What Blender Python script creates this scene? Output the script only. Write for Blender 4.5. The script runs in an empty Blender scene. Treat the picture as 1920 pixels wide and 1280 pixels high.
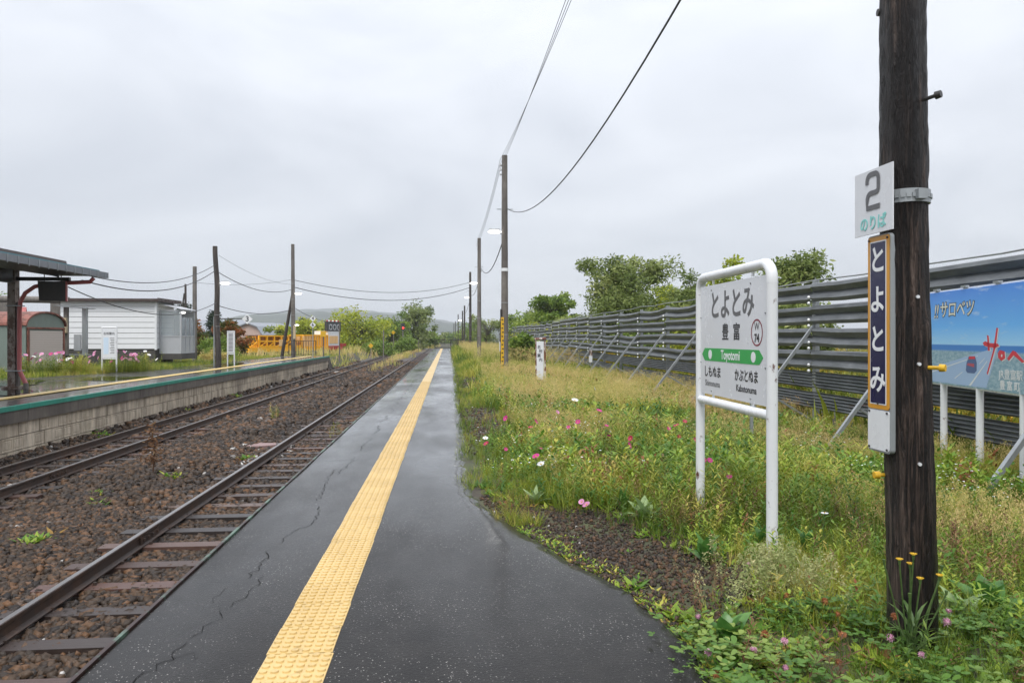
import bpy, math, random
import numpy as np
from mathutils import Vector, Matrix
R = math.radians
random.seed(7)
rng = np.random.default_rng(7)
scn = bpy.context.scene
C = scn.collection

# ------------------------------------------------------------------ camera
cam_d = bpy.data.cameras.new('camera')
cam = bpy.data.objects.new('camera', cam_d)
C.objects.link(cam)
cam.location = (0, 0, 1.6)
cam.rotation_euler = (R(90), 0, R(-5.14))
cam_d.sensor_width = 36
cam_d.lens = 36 * 1355 / 1920
cam_d.shift_y = -8 / 1920
cam_d.clip_start = 0.05
cam_d.clip_end = 12000
scn.camera = cam

# ------------------------------------------------------------------ sky: Nishita seen through an overcast deck
SUN_EL, SUN_AZ = R(56), R(200)
world = bpy.data.worlds.new('World')
scn.world = world
world.use_nodes = True
nt = world.node_tree
nt.nodes.clear()
def wn(t, **k):
    n = nt.nodes.new(t)
    for a, b in k.items():
        setattr(n, a, b)
    return n
w_out = wn('ShaderNodeOutputWorld'); w_bg = wn('ShaderNodeBackground')
sky = wn('ShaderNodeTexSky', sky_type='NISHITA', sun_disc=False)
sky.sun_elevation = SUN_EL; sky.sun_rotation = SUN_AZ
tc = wn('ShaderNodeTexCoord'); sep = wn('ShaderNodeSeparateXYZ')
nt.links.new(tc.outputs['Generated'], sep.inputs[0])
mp = wn('ShaderNodeMapping'); mp.inputs['Scale'].default_value = (1.0, 1.0, 2.6)
mp.inputs['Rotation'].default_value = (0.2, 0.1, 0.5)
nt.links.new(tc.outputs['Generated'], mp.inputs[0])
no = wn('ShaderNodeTexNoise'); no.inputs['Scale'].default_value = 2.6; no.inputs['Detail'].default_value = 5; no.inputs['Roughness'].default_value = 0.5
no.inputs['Distortion'].default_value = 0.5
nt.links.new(mp.outputs[0], no.inputs['Vector'])
cr = wn('ShaderNodeValToRGB')
cr.color_ramp.elements[0].position = 0.34; cr.color_ramp.elements[0].color = (0.79, 0.83, 0.905, 1)
cr.color_ramp.elements[1].position = 0.68; cr.color_ramp.elements[1].color = (1.03, 1.065, 1.13, 1)
nt.links.new(no.outputs['Fac'], cr.inputs[0])
pw_ = wn('ShaderNodeMath', operation='POWER'); pw_.inputs[1].default_value = 2.0; pw_.use_clamp = True
nt.links.new(sep.outputs['Z'], pw_.inputs[0])
mr = wn('ShaderNodeMapRange'); mr.inputs[1].default_value = 0.0; mr.inputs[2].default_value = 1.0
mr.inputs[3].default_value = 5.5; mr.inputs[4].default_value = 16.5
nt.links.new(pw_.outputs[0], mr.inputs[0])
vm = wn('ShaderNodeVectorMath', operation='SCALE')
nt.links.new(cr.outputs[0], vm.inputs[0]); nt.links.new(mr.outputs[0], vm.inputs['Scale'])
mx = wn('ShaderNodeMix', data_type='RGBA'); mx.inputs[0].default_value = 0.92
nt.links.new(sky.outputs[0], mx.inputs[6]); nt.links.new(vm.outputs[0], mx.inputs[7])
nt.links.new(mx.outputs[2], w_bg.inputs[0]); w_bg.inputs[1].default_value = 0.1
nt.links.new(w_bg.outputs[0], w_out.inputs[0])

sun_d = bpy.data.lights.new('sun', 'SUN'); sun_d.energy = 1.5; sun_d.angle = R(25); sun_d.color = (1, 0.97, 0.92)
sun = bpy.data.objects.new('sun', sun_d); C.objects.link(sun)
sun.rotation_euler = (R(90) - SUN_EL, 0, R(180) - SUN_AZ + R(0))

scn.view_settings.view_transform = 'Standard'
scn.view_settings.look = 'None'
scn.view_settings.exposure = 0.62
scn.view_settings.gamma = 1.0
scn.view_settings.use_curve_mapping = False
scn.cycles.use_denoising = True
scn.cycles.max_bounces = 6
scn.cycles.diffuse_bounces = 3
scn.cycles.glossy_bounces = 3
scn.cycles.transmission_bounces = 4
scn.cycles.transparent_max_bounces = 16
scn.cycles.volume_bounces = 0

# ------------------------------------------------------------------ helpers
class MB:
    def __init__(s): s.v = []; s.f = []; s.m = []
    def add(s, vs, fs, mi=0):
        o = len(s.v); s.v += [tuple(v) for v in vs]
        for f in fs: s.f.append(tuple(o + i for i in f)); s.m.append(mi)
        return s
    def box(s, c, sz, mi=0, rz=0, top=None):
        x, y, z = [a / 2 for a in sz]; t = top or (1, 1)
        vs = [(-x, -y, -z), (x, -y, -z), (x, y, -z), (-x, y, -z), (-x * t[0], -y * t[1], z), (x * t[0], -y * t[1], z), (x * t[0], y * t[1], z), (-x * t[0], y * t[1], z)]
        cs, sn = math.cos(rz), math.sin(rz)
        vs = [(c[0] + a * cs - b * sn, c[1] + a * sn + b * cs, c[2] + d) for a, b, d in vs]
        return s.add(vs, [(0, 3, 2, 1), (4, 5, 6, 7), (0, 1, 5, 4), (1, 2, 6, 5), (2, 3, 7, 6), (3, 0, 4, 7)], mi)
    def bar(s, p0, p1, w, h, mi=0):
        p0, p1 = Vector(p0), Vector(p1); d = (p1 - p0).normalized()
        u = d.cross(Vector((0, 0, 1)))
        if u.length < 1e-4: u = Vector((1, 0, 0))
        u.normalize(); v = u.cross(d)
        vs = [p + u * a * w / 2 + v * b * h / 2 for p in (p0, p1) for a, b in ((-1, -1), (1, -1), (1, 1), (-1, 1))]
        return s.add(vs, [(0, 1, 2, 3), (4, 7, 6, 5), (0, 4, 5, 1), (1, 5, 6, 2), (2, 6, 7, 3), (3, 7, 4, 0)], mi)
    def tube(s, pts, r, n=8, mi=0, cap=True):
        pts = [Vector(p) for p in pts]; k = len(pts)
        rs = r if isinstance(r, (list, tuple)) else [r] * k
        o = []; u = None
        for i, p in enumerate(pts):
            d = (pts[min(i + 1, k - 1)] - pts[max(i - 1, 0)]).normalized()
            if u is None:
                u = d.orthogonal().normalized()
            else:
                u = (u - d * u.dot(d))
                u = u.normalized() if u.length > 1e-5 else d.orthogonal().normalized()
            v = d.cross(u)
            o += [p + (u * math.cos(2 * math.pi * j / n) + v * math.sin(2 * math.pi * j / n)) * rs[i] for j in range(n)]
        fs = [(i * n + j, i * n + (j + 1) % n, (i + 1) * n + (j + 1) % n, (i + 1) * n + j) for i in range(k - 1) for j in range(n)]
        if cap: fs += [tuple(range(n - 1, -1, -1)), tuple((k - 1) * n + j for j in range(n))]
        return s.add(o, fs, mi)
    def cyl(s, p0, p1, r0, r1=None, n=14, mi=0): return s.tube([p0, p1], [r0, r0 if r1 is None else r1], n, mi)
    def prism(s, poly, a, b, ax='y', mi=0):
        # poly: list of 2-D points, extruded along an axis from a to b
        def P(p, t): return {'y': (p[0], t, p[1]), 'x': (t, p[0], p[1]), 'z': (p[0], p[1], t)}[ax]
        n = len(poly); vs = [P(p, a) for p in poly] + [P(p, b) for p in poly]
        return s.add(vs, [tuple(range(n)), tuple(range(2 * n - 1, n - 1, -1))] + [(i, n + i, n + (i + 1) % n, (i + 1) % n) for i in range(n)], mi)
    def ball(s, c, r, sc=(1, 1, 1), nu=10, nv=6, mi=0):
        vs = [(c[0], c[1], c[2] - r * sc[2])]
        for i in range(1, nv):
            t = -math.pi / 2 + math.pi * i / nv
            vs += [(c[0] + r * sc[0] * math.cos(t) * math.cos(2 * math.pi * j / nu), c[1] + r * sc[1] * math.cos(t) * math.sin(2 * math.pi * j / nu), c[2] + r * sc[2] * math.sin(t)) for j in range(nu)]
        vs.append((c[0], c[1], c[2] + r * sc[2])); L = len(vs) - 1
        fs = [(0, 1 + (j + 1) % nu, 1 + j) for j in range(nu)]
        for i in range(nv - 2):
            for j in range(nu):
                a = 1 + i * nu; b = a + nu
                fs.append((a + j, a + (j + 1) % nu, b + (j + 1) % nu, b + j))
        a = 1 + (nv - 2) * nu
        fs += [(a + j, a + (j + 1) % nu, L) for j in range(nu)]
        return s.add(vs, fs, mi)
    def mesh(s, name, mats, smooth=False):
        me = bpy.data.meshes.new(name); me.from_pydata(s.v, [], s.f); me.update()
        for m in (mats if isinstance(mats, (list, tuple)) else [mats]): me.materials.append(m)
        if len(me.materials) > 1: me.polygons.foreach_set('material_index', s.m)
        if smooth:
            me.polygons.foreach_set('use_smooth', [True] * len(me.polygons))
            try: me.set_sharp_from_angle(angle=R(40))
            except Exception: pass
        return me
    def build(s, name, mats, parent=None, loc=(0, 0, 0), rz=0, smooth=False, bevel=0):
        return link(name, s.mesh(name, mats, smooth), parent, loc, rz, bevel)

def link(name, me, parent=None, loc=(0, 0, 0), rz=0, bevel=0):
    o = bpy.data.objects.new(name, me); C.objects.link(o)
    o.location = loc; o.rotation_euler = (0, 0, rz)
    if parent is not None: o.parent = parent
    if bevel:
        b = o.modifiers.new('bevel', 'BEVEL'); b.width = bevel; b.segments = 2; b.limit_method = 'ANGLE'
    return o
def tag(o, label, cat, group=None):
    o['label'] = label; o['category'] = cat
    if group: o['group'] = group
    return o
def thing(name, label, cat, loc=(0, 0, 0), rz=0, group=None):
    o = bpy.data.objects.new(name, None); C.objects.link(o)
    o.location = loc; o.rotation_euler = (0, 0, rz); o.empty_display_size = 0.2
    return tag(o, label, cat, group)
def struct(o):
    o['kind'] = 'structure'; return o
def stuff(o, label=None, cat=None):
    o['kind'] = 'stuff'
    if label: o['label'] = label; o['category'] = cat
    return o
def empty(name, loc=(0, 0, 0), rz=0, parent=None):
    o = bpy.data.objects.new(name, None); C.objects.link(o); o.location = loc; o.rotation_euler = (0, 0, rz)
    if parent is not None: o.parent = parent
    return o
def text(name, body, size, m, parent, loc, sx=1.0, bold=0.0, rot=(R(90), 0, 0), align='CENTER', shear=0):
    cu = bpy.data.curves.new(name, 'FONT'); cu.body = body; cu.size = size; cu.align_x = align; cu.align_y = 'CENTER'
    cu.offset = bold; cu.resolution_u = 4; cu.shear = shear; cu.extrude = 0.0006
    t = bpy.data.objects.new(name, cu); C.objects.link(t)
    dg = bpy.context.evaluated_depsgraph_get(); dg.update()
    me = bpy.data.meshes.new_from_object(t.evaluated_get(dg))
    bpy.data.objects.remove(t); me.materials.clear(); me.materials.append(m)
    o = bpy.data.objects.new(name, me); C.objects.link(o)
    o.location = loc; o.rotation_euler = rot; o.scale = (sx, 1, 1); o.parent = parent
    return o

# value noise for masks and heights
_lat = np.random.default_rng(3).random((256, 256))
def vnoise(x, y, s=1.0, o=0.0):
    x = np.asarray(x, float) / s + 37.3 + o; y = np.asarray(y, float) / s + 11.7 + o * 1.7
    xi = np.floor(x).astype(int); yi = np.floor(y).astype(int); fx = x - xi; fy = y - yi
    fx = fx * fx * (3 - 2 * fx); fy = fy * fy * (3 - 2 * fy)
    a = _lat[xi % 256, yi % 256]; b = _lat[(xi + 1) % 256, yi % 256]; c = _lat[xi % 256, (yi + 1) % 256]; d = _lat[(xi + 1) % 256, (yi + 1) % 256]
    return (a * (1 - fx) + b * fx) * (1 - fy) + (c * (1 - fx) + d * fx) * fy
def sstep(a, b, x):
    t = np.clip((np.asarray(x, float) - a) / (b - a), 0, 1); return t * t * (3 - 2 * t)

def np_mesh(name, V, F, mat, tint=None):
    me = bpy.data.meshes.new(name); n, k = F.shape
    me.vertices.add(len(V)); me.vertices.foreach_set('co', np.ascontiguousarray(V, dtype=np.float32).ravel())
    me.loops.add(n * k); me.loops.foreach_set('vertex_index', np.ascontiguousarray(F, dtype=np.int32).ravel())
    me.polygons.add(n); me.polygons.foreach_set('loop_start', np.arange(0, n * k, k, dtype=np.int32))
    if tint is not None:
        a = me.attributes.new('tint', 'FLOAT', 'POINT'); a.data.foreach_set('value', np.ascontiguousarray(tint, dtype=np.float32))
    me.materials.append(mat); me.update(calc_edges=True); me.validate()
    return me
def scatter_mesh(name, tpls, P, S, mat, tint=None, tilt=0.0, yaw=None, seed=1):
    g = np.random.default_rng(seed); N = len(P)
    S = np.broadcast_to(np.asarray(S, float), (N,)) if np.ndim(S) < 2 else np.asarray(S)
    if yaw is None: yaw = g.random(N) * 2 * math.pi
    if tint is None: tint = g.random(N)
    idx = g.integers(0, len(tpls), N); tx = g.normal(0, 1, N) * tilt; ty = g.normal(0, 1, N) * tilt
    Vs, Fs, Ts, off = [], [], [], 0
    for k, (tv, tf) in enumerate(tpls):
        q = np.where(idx == k)[0]
        if not len(q): continue
        sc = S[q][:, None, None] if S.ndim == 1 else S[q][:, None, :]
        V = np.asarray(tv)[None] * sc
        z = V[..., 2]; V = np.stack([V[..., 0] + z * tx[q][:, None], V[..., 1] + z * ty[q][:, None], z], -1)
        c, s = np.cos(yaw[q])[:, None], np.sin(yaw[q])[:, None]
        V = np.stack([V[..., 0] * c - V[..., 1] * s, V[..., 0] * s + V[..., 1] * c, V[..., 2]], -1) + P[q][:, None, :]
        n = len(tv); F = (np.asarray(tf)[None] + (np.arange(len(q)) * n)[:, None, None]).reshape(-1, 3) + off
        Vs.append(V.reshape(-1, 3)); Fs.append(F); Ts.append(np.repeat(tint[q], n)); off += len(q) * n
    return np_mesh(name, np.concatenate(Vs), np.concatenate(Fs), mat, np.concatenate(Ts))

# ------------------------------------------------------------------ materials
class NB:
    def __init__(s, name):
        s.m = bpy.data.materials.new(name); s.m.use_nodes = True; s.t = s.m.node_tree; s.t.nodes.clear()
        s.out = s.n('ShaderNodeOutputMaterial'); s.b = s.n('ShaderNodeBsdfPrincipled'); s.l(s.b.outputs[0], s.out.inputs[0])
        s._co = None
    def n(s, t, **k):
        x = s.t.nodes.new(t)
        for a, b in k.items(): setattr(x, a, b)
        return x
    def l(s, a, b): s.t.links.new(a, b)
    def co(s, scale=(1, 1, 1), obj=True):
        m = s.n('ShaderNodeMapping'); m.inputs['Scale'].default_value = scale
        c = s.n('ShaderNodeTexCoord'); s.l(c.outputs['Object'], m.inputs[0])
        if not obj:
            g = s.n('ShaderNodeNewGeometry'); s.l(g.outputs['Position'], m.inputs[0])
        return m.outputs[0]
    def noise(s, scale, detail=4, rough=0.55, vec=None, dist=0):
        x = s.n('ShaderNodeTexNoise'); x.inputs['Scale'].default_value = scale; x.inputs['Detail'].default_value = detail
        x.inputs['Roughness'].default_value = rough; x.inputs['Distortion'].default_value = dist
        s.l(vec if vec is not None else s.co(obj=False), x.inputs['Vector']); return x.outputs['Fac']
    def ramp(s, fac, *stops, interp='LINEAR'):
        r = s.n('ShaderNodeValToRGB'); e = r.color_ramp.elements; r.color_ramp.interpolation = interp
        while len(e) < len(stops): e.new(0.5)
        for q, (p, c) in zip(e, stops):
            q.position = p; q.color = (*c, 1) if isinstance(c, (tuple, list)) else (c, c, c, 1)
        s.l(fac, r.inputs[0]); return r.outputs[0]
    def mix(s, a, b, f, mode='MIX'):
        x = s.n('ShaderNodeMix', data_type='RGBA', blend_type=mode)
        for v, i in ((a, 6), (b, 7)):
            if isinstance(v, tuple): x.inputs[i].default_value = (*v, 1)
            else: s.l(v, x.inputs[i])
        if isinstance(f, (int, float)): x.inputs[0].default_value = f
        else: s.l(f, x.inputs[0])
        return x.outputs[2]
    def math(s, op, a, b=0.0):
        x = s.n('ShaderNodeMath', operation=op)
        for v, i in ((a, 0), (b, 1)):
            if isinstance(v, (int, float)): x.inputs[i].default_value = v
            else: s.l(v, x.inputs[i])
        return x.outputs[0]
    def set(s, k, v):
        i = s.b.inputs[k]
        if isinstance(v, (int, float)): i.default_value = v
        elif isinstance(v, tuple): i.default_value = (*v, 1)
        else: s.l(v, i)
        return s
    def bump(s, h, strength=0.3, dist=0.01):
        x = s.n('ShaderNodeBump'); x.inputs['Strength'].default_value = strength; x.inputs['Distance'].default_value = dist
        s.l(h, x.inputs['Height']); s.l(x.outputs[0], s.b.inputs['Normal']); return s

def paint(name, col, rough=0.4, dirt=0.25, dirtcol=(0.12, 0.1, 0.08), scale=6, metal=0, bump=0.0, streak=True):
    b = NB(name); v = b.co((1, 1, 0.25) if streak else (1, 1, 1), obj=False)
    f = b.noise(scale, 6, 0.65, v)
    m = b.ramp(f, (0.45, 0.0), (0.8, dirt))
    b.set('Base Color', b.mix(tuple(col), tuple(dirtcol), m)).set('Metallic', metal)
    b.set('Roughness', b.ramp(b.noise(scale * 2, 3), (0.3, max(0.05, rough - 0.08)), (0.7, rough + 0.1)))
    if bump: b.bump(b.noise(scale * 8, 4), bump, 0.004)
    return b.m
def flat(name, col, rough=0.5, emit=0, metal=0):
    b = NB(name); b.set('Base Color', tuple(col)).set('Roughness', rough).set('Metallic', metal)
    if emit: b.set('Emission Color', tuple(col)).set('Emission Strength', emit)
    return b.m
def rusty(name, col, rust=(0.17, 0.055, 0.022), amount=0.5, rough=0.55, scale=9):
    b = NB(name); f = b.noise(scale, 8, 0.7, b.co((1, 1, 0.6), obj=False)); k = b.ramp(f, (amount - 0.04, 0.0), (amount + 0.05, 1.0))
    r = b.ramp(b.noise(scale * 4, 4), (0.3, tuple(c * 0.5 for c in rust)), (0.7, rust))
    b.set('Base Color', b.mix(tuple(col), r, k)).set('Roughness', rough); b.bump(f, 0.4, 0.004); return b.m
def tinted(name, stops, rough=0.5, trans=0.3, spec=0.3, noise_scale=None):
    b = NB(name); a = b.n('ShaderNodeAttribute'); a.attribute_name = 'tint'
    c = b.ramp(a.outputs['Fac'], *stops)
    if noise_scale: c = b.mix(c, (0.02, 0.018, 0.012), b.ramp(b.noise(noise_scale, 4), (0.5, 0.0), (0.8, 0.45)))
    b.set('Base Color', c).set('Roughness', rough).set('Specular IOR Level', spec)
    if trans:
        t = b.n('ShaderNodeBsdfTranslucent'); x = b.n('ShaderNodeMixShader'); x.inputs[0].default_value = trans
        b.l(c, t.inputs[0]); b.l(b.b.outputs[0], x.inputs[1]); b.l(t.outputs[0], x.inputs[2]); b.l(x.outputs[0], b.out.inputs[0])
    return b.m
def leafmat(name, c0, c1, rough=0.5, trans=0.3, scale=25):
    b = NB(name); c = b.ramp(b.noise(scale, 3), (0.3, c0), (0.7, c1)); b.set('Base Color', c).set('Roughness', rough)
    t = b.n('ShaderNodeBsdfTranslucent'); x = b.n('ShaderNodeMixShader'); x.inputs[0].default_value = trans
    b.l(c, t.inputs[0]); b.l(b.b.outputs[0], x.inputs[1]); b.l(t.outputs[0], x.inputs[2]); b.l(x.outputs[0], b.out.inputs[0]); return b.m

def asphalt(name, dry=0.014, wet=1.0):
    b = NB(name)
    p = b.co(obj=False)
    big = b.noise(0.55, 4, 0.6, b.co((1, 0.35, 1), obj=False)); mid = b.noise(5, 5, 0.6, p); fine = b.noise(240, 2, 0.7, p)
    v = b.n('ShaderNodeTexVoronoi'); v.inputs['Scale'].default_value = 85; b.l(p, v.inputs['Vector'])
    wh = b.n('ShaderNodeTexWhiteNoise'); b.l(v.outputs['Position'], wh.inputs['Vector'])
    near = b.ramp(v.outputs['Distance'], (0.16, 1.0), (0.36, 0.0))
    grit = b.math('MULTIPLY', near, b.ramp(wh.outputs['Value'], (0.74, 0.0), (0.97, 1.0)))
    grit = b.math('MULTIPLY', grit, b.ramp(b.noise(1.1, 3, 0.6, p), (0.4, 0.15), (0.62, 1.0)))
    base = b.ramp(mid, (0.3, (dry * 0.85, dry * 0.76, dry * 0.71)), (0.7, (dry * 1.7, dry * 1.5, dry * 1.38)))
    base = b.mix(base, (dry * 0.5, dry * 0.5, dry * 0.5), b.ramp(fine, (0.45, 0.0), (0.7, 0.8)))
    base = b.mix(base, (0.5, 0.48, 0.45), grit)
    b.set('Specular IOR Level', 0.06)
    b.set('Base Color', base)
    wetm = b.ramp(big, (0.38, 0.62), (0.56, 1.0))
    b.set('Roughness', b.ramp(big, (0.38, 0.42), (0.6, 0.24)))
    sy = b.n('ShaderNodeSeparateXYZ'); b.l(b.co(obj=False), sy.inputs[0])
    film = b.n('ShaderNodeMapRange'); film.inputs[1].default_value = 3.4; film.inputs[2].default_value = 9.0; film.inputs[3].default_value = 0.42; film.inputs[4].default_value = 1.0   # thin standing film of rain farther along, drained aggregate here
    b.l(sy.outputs['Y'], film.inputs[0])
    b.set('Coat Weight', b.math('MULTIPLY', b.math('MULTIPLY', wetm, film.outputs[0]), 1.0 * wet)).set('Coat Roughness', b.ramp(big, (0.42, 0.16), (0.62, 0.06))).set('Coat IOR', 1.33)
    h = b.math('ADD', b.math('MULTIPLY', fine, 0.35), b.math('MULTIPLY', b.noise(60, 3, 0.6, p), 0.65))
    b.bump(h, 0.5, 0.006)
    bn = b.n('ShaderNodeBump'); bn.inputs['Strength'].default_value = 0.12; bn.inputs['Distance'].default_value = 0.02
    b.l(b.noise(9, 3, 0.5, p), bn.inputs['Height']); b.l(bn.outputs[0], b.b.inputs['Coat Normal'])
    return b.m

def ground_mat():
    b = NB('soil'); p = b.co(obj=False)
    a = b.noise(0.7, 6, 0.65, p); f = b.noise(30, 4, 0.7, p)
    soil = b.ramp(f, (0.3, (0.020, 0.015, 0.011)), (0.7, (0.062, 0.046, 0.034)))
    green = b.ramp(f, (0.3, (0.03, 0.045, 0.012)), (0.7, (0.09, 0.105, 0.03)))
    straw = b.ramp(f, (0.3, (0.09, 0.07, 0.03)), (0.7, (0.17, 0.14, 0.06)))
    c = b.mix(soil, green, b.ramp(a, (0.42, 0.0), (0.58, 0.8)))
    c = b.mix(c, straw, b.ramp(b.noise(0.23, 5, 0.6, p), (0.55, 0.0), (0.7, 0.5)))
    b.set('Base Color', c).set('Roughness', 0.75); b.bump(f, 0.6, 0.03); return b.m
def ballast_mat():
    b = NB('ballast_bed'); p = b.co(obj=False)
    v = b.n('ShaderNodeTexVoronoi'); v.inputs['Scale'].default_value = 17; b.l(p, v.inputs['Vector'])
    wh = b.n('ShaderNodeTexWhiteNoise'); b.l(v.outputs['Position'], wh.inputs['Vector'])
    c = b.ramp(wh.outputs['Value'], (0.0, (0.022, 0.016, 0.013)), (0.5, (0.06, 0.04, 0.03)), (0.85, (0.10, 0.06, 0.04)), (1.0, (0.22, 0.19, 0.17)))
    c = b.mix(c, (0.012, 0.009, 0.008), b.ramp(v.outputs['Distance'], (0.35, 0.0), (0.75, 0.9)))
    b.set('Base Color', c).set('Roughness', 0.5)
    inv = b.math('SUBTRACT', 1.0, v.outputs['Distance']); b.bump(inv, 0.9, 0.05); return b.m
def wood_pole_mat():
    b = NB('creosoted_wood'); p = b.co((14, 14, 0.7))
    g = b.noise(3.0, 8, 0.7, p, 0.6); q = b.noise(1.2, 5, 0.6, b.co((3, 3, 0.6)))
    c = b.ramp(g, (0.38, (0.003, 0.0025, 0.0025)), (0.48, (0.016, 0.011, 0.009)), (0.58, (0.07, 0.047, 0.037)), (0.72, (0.19, 0.145, 0.12)))
    b.set('Specular IOR Level', 0.3)
    c = b.mix(c, (0.006, 0.004, 0.0035), b.ramp(q, (0.46, 0.0), (0.58, 0.92)))
    b.set('Base Color', c).set('Roughness', b.ramp(q, (0.4, 0.5), (0.65, 0.24)))
    b.bump(b.math('ADD', g, b.math('MULTIPLY', b.noise(30, 3, 0.6, b.co((2, 2, 0.5))), 0.5)), 1.0, 0.035); return b.m
def concrete(name, c0, c1, stain=(0.05, 0.045, 0.04), amount=0.6, scale=1.3):
    b = NB(name); p = b.co(obj=False)
    a = b.noise(scale, 6, 0.65, p); s = b.noise(5, 5, 0.7, b.co((1, 1, 0.14), obj=False))
    c = b.ramp(a, (0.3, c0), (0.7, c1)); c = b.mix(c, stain, b.math('MULTIPLY', b.ramp(s, (0.42, 0.0), (0.68, 1.0)), amount))
    c = b.mix(c, stain, b.math('MULTIPLY', b.ramp(b.noise(0.35, 4, 0.6, p), (0.5, 0.0), (0.62, 1.0)), amount * 0.75))
    b.set('Base Color', c).set('Roughness', 0.72); b.bump(b.noise(45, 4, 0.7, p), 0.35, 0.006); return b.m
def steel_fence():
    b = NB('weathered_galvanised'); v = b.co((1, 0.25, 1), obj=False); f = b.noise(6, 7, 0.7, v)
    c = b.ramp(f, (0.3, (0.06, 0.066, 0.07)), (0.6, (0.14, 0.15, 0.155)), (0.8, (0.26, 0.27, 0.275)))
    c = b.mix(c, (0.11, 0.05, 0.028), b.ramp(b.noise(1.9, 5, 0.7, v), (0.66, 0.0), (0.72, 0.75)))
    b.set('Base Color', c).set('Metallic', 0.2).set('Roughness', 0.4); return b.m

M = {}
M['asphalt'] = asphalt('wet_asphalt'); M['asphalt_l'] = asphalt('wet_asphalt_opposite', 0.028, 0.9)
M['soil'] = ground_mat(); M['ballast'] = ballast_mat(); M['pole'] = wood_pole_mat()
M['greypole'] = concrete('grey_weathered_wood', (0.13, 0.115, 0.1), (0.22, 0.2, 0.18), (0.06, 0.05, 0.045), 0.7, 3)
M['darkpole'] = concrete('dark_weathered_wood', (0.045, 0.035, 0.03), (0.09, 0.075, 0.065), (0.025, 0.02, 0.018), 0.7, 3)
M['block'] = concrete('concrete_block', (0.48, 0.40, 0.30), (0.70, 0.60, 0.47), (0.15, 0.12, 0.09), 0.75)
M['joint'] = flat('dark_joint', (0.06, 0.055, 0.048), 0.9)  # dark tone of the joints between wall blocks and siding boards
M['coping'] = concrete('coping_concrete', (0.10, 0.085, 0.07), (0.19, 0.165, 0.14), (0.05, 0.043, 0.038), 0.7)
M['green'] = paint('green_edge_paint', (0.03, 0.26, 0.19), 0.4, 0.5, (0.06, 0.06, 0.05), 5)
M['yellow_line'] = paint('yellow_line_paint', (0.74, 0.52, 0.17), 0.4, 0.35, (0.1, 0.08, 0.06), 3, streak=False)
b = NB('tactile_yellow')
b.set('Base Color', b.mix(b.ramp(b.noise(1.6, 4), (0.35, (0.52, 0.355, 0.125)), (0.65, (0.61, 0.43, 0.17))), (0.2, 0.14, 0.06), b.ramp(b.noise(11, 8, 0.75), (0.52, 0.0), (0.78, 0.6))))
b.set('Roughness', 0.42).set('Coat Weight', 0.2).set('Coat Roughness', 0.25); M['tactile'] = b.m
M['rail_side'] = rusty('rail_brown', (0.045, 0.032, 0.027), (0.085, 0.05, 0.035), 0.5, 0.45, 5)
M['rail_top'] = flat('rail_head', (0.33, 0.31, 0.3), 0.28, 0, 0.9)
b = NB('sleeper_wood'); g = b.noise(3, 7, 0.7, b.co((1.2, 22, 6), obj=False))
oi = b.n('ShaderNodeObjectInfo')
c1 = b.ramp(oi.outputs['Random'], (0.0, (0.024, 0.02, 0.019)), (0.3, (0.05, 0.03, 0.023)), (0.8, (0.095, 0.046, 0.034)), (1.0, (0.11, 0.075, 0.058)))
b.set('Base Color', b.mix(c1, (0.02, 0.014, 0.012), b.ramp(g, (0.5, 0.0), (0.75, 0.8)))).set('Roughness', 0.45).set('Coat Weight', 0.12).set('Coat Roughness', 0.25); b.bump(g, 0.5, 0.01); M['sleeper'] = b.m
M['stone'] = tinted('ballast_stone', [(0.0, (0.024, 0.019, 0.017)), (0.35, (0.05, 0.035, 0.025)), (0.62, (0.088, 0.055, 0.034)), (0.84, (0.15, 0.077, 0.038)), (0.955, (0.12, 0.105, 0.095)), (0.975, (0.42, 0.40, 0.38)), (1.0, (0.55, 0.53, 0.5))], 0.5, 0, 0.22, 60)
M['white'] = paint('white_paint', (0.74, 0.75, 0.76), 0.3, 0.22, (0.35, 0.3, 0.25), 5)
M['white_worn'] = rusty('white_paint_chipped', (0.70, 0.71, 0.72), (0.14, 0.05, 0.03), 0.64, 0.4, 14)
M['plate'] = paint('sign_plate', (0.69, 0.70, 0.725), 0.22, 0.06, (0.4, 0.4, 0.4), 3)
M['ink'] = flat('black_print', (0.012, 0.012, 0.014), 0.4); M['grey_ink'] = flat('grey_print', (0.11, 0.11, 0.115), 0.4)
M['sign_green'] = flat('green_print', (0.03, 0.36, 0.075), 0.35); M['wine'] = flat('wine_print', (0.22, 0.02, 0.035), 0.35)
M['white_print'] = flat('white_print', (0.78, 0.79, 0.8), 0.35)
M['navy'] = paint('navy_enamel', (0.014, 0.014, 0.06), 0.18, 0.2, (0.05, 0.04, 0.06), 8)
M['orange'] = rusty('orange_enamel', (0.62, 0.29, 0.03), (0.16, 0.06, 0.025), 0.69, 0.3, 11)
M['mint'] = flat('mint_print', (0.24, 0.62, 0.58), 0.4)
M['galv'] = paint('galvanised_steel', (0.34, 0.36, 0.37), 0.42, 0.5, (0.16, 0.15, 0.14), 7, 0.5)
M['fence'] = steel_fence(); M['bolt'] = flat('pale_bolt', (0.7, 0.71, 0.72), 0.35, 0, 0.3)
M['yellow'] = paint('step_yellow', (0.68, 0.40, 0.02), 0.4, 0.4, (0.12, 0.07, 0.02), 20)
M['rust_white'] = rusty('rusted_white_frame', (0.66, 0.62, 0.58), (0.2, 0.055, 0.03), 0.47, 0.6, 7)
M['cable'] = flat('cable_black', (0.012, 0.012, 0.013), 0.5); M['wire'] = flat('thin_wire', (0.05, 0.052, 0.055), 0.9)
M['lamp'] = flat('lit_lamp', (1.0, 0.97, 0.9), 0.4, 5)
M['dark_metal'] = paint('dark_metal', (0.03, 0.028, 0.028), 0.45, 0.3, (0.08, 0.06, 0.05), 6)
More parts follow.
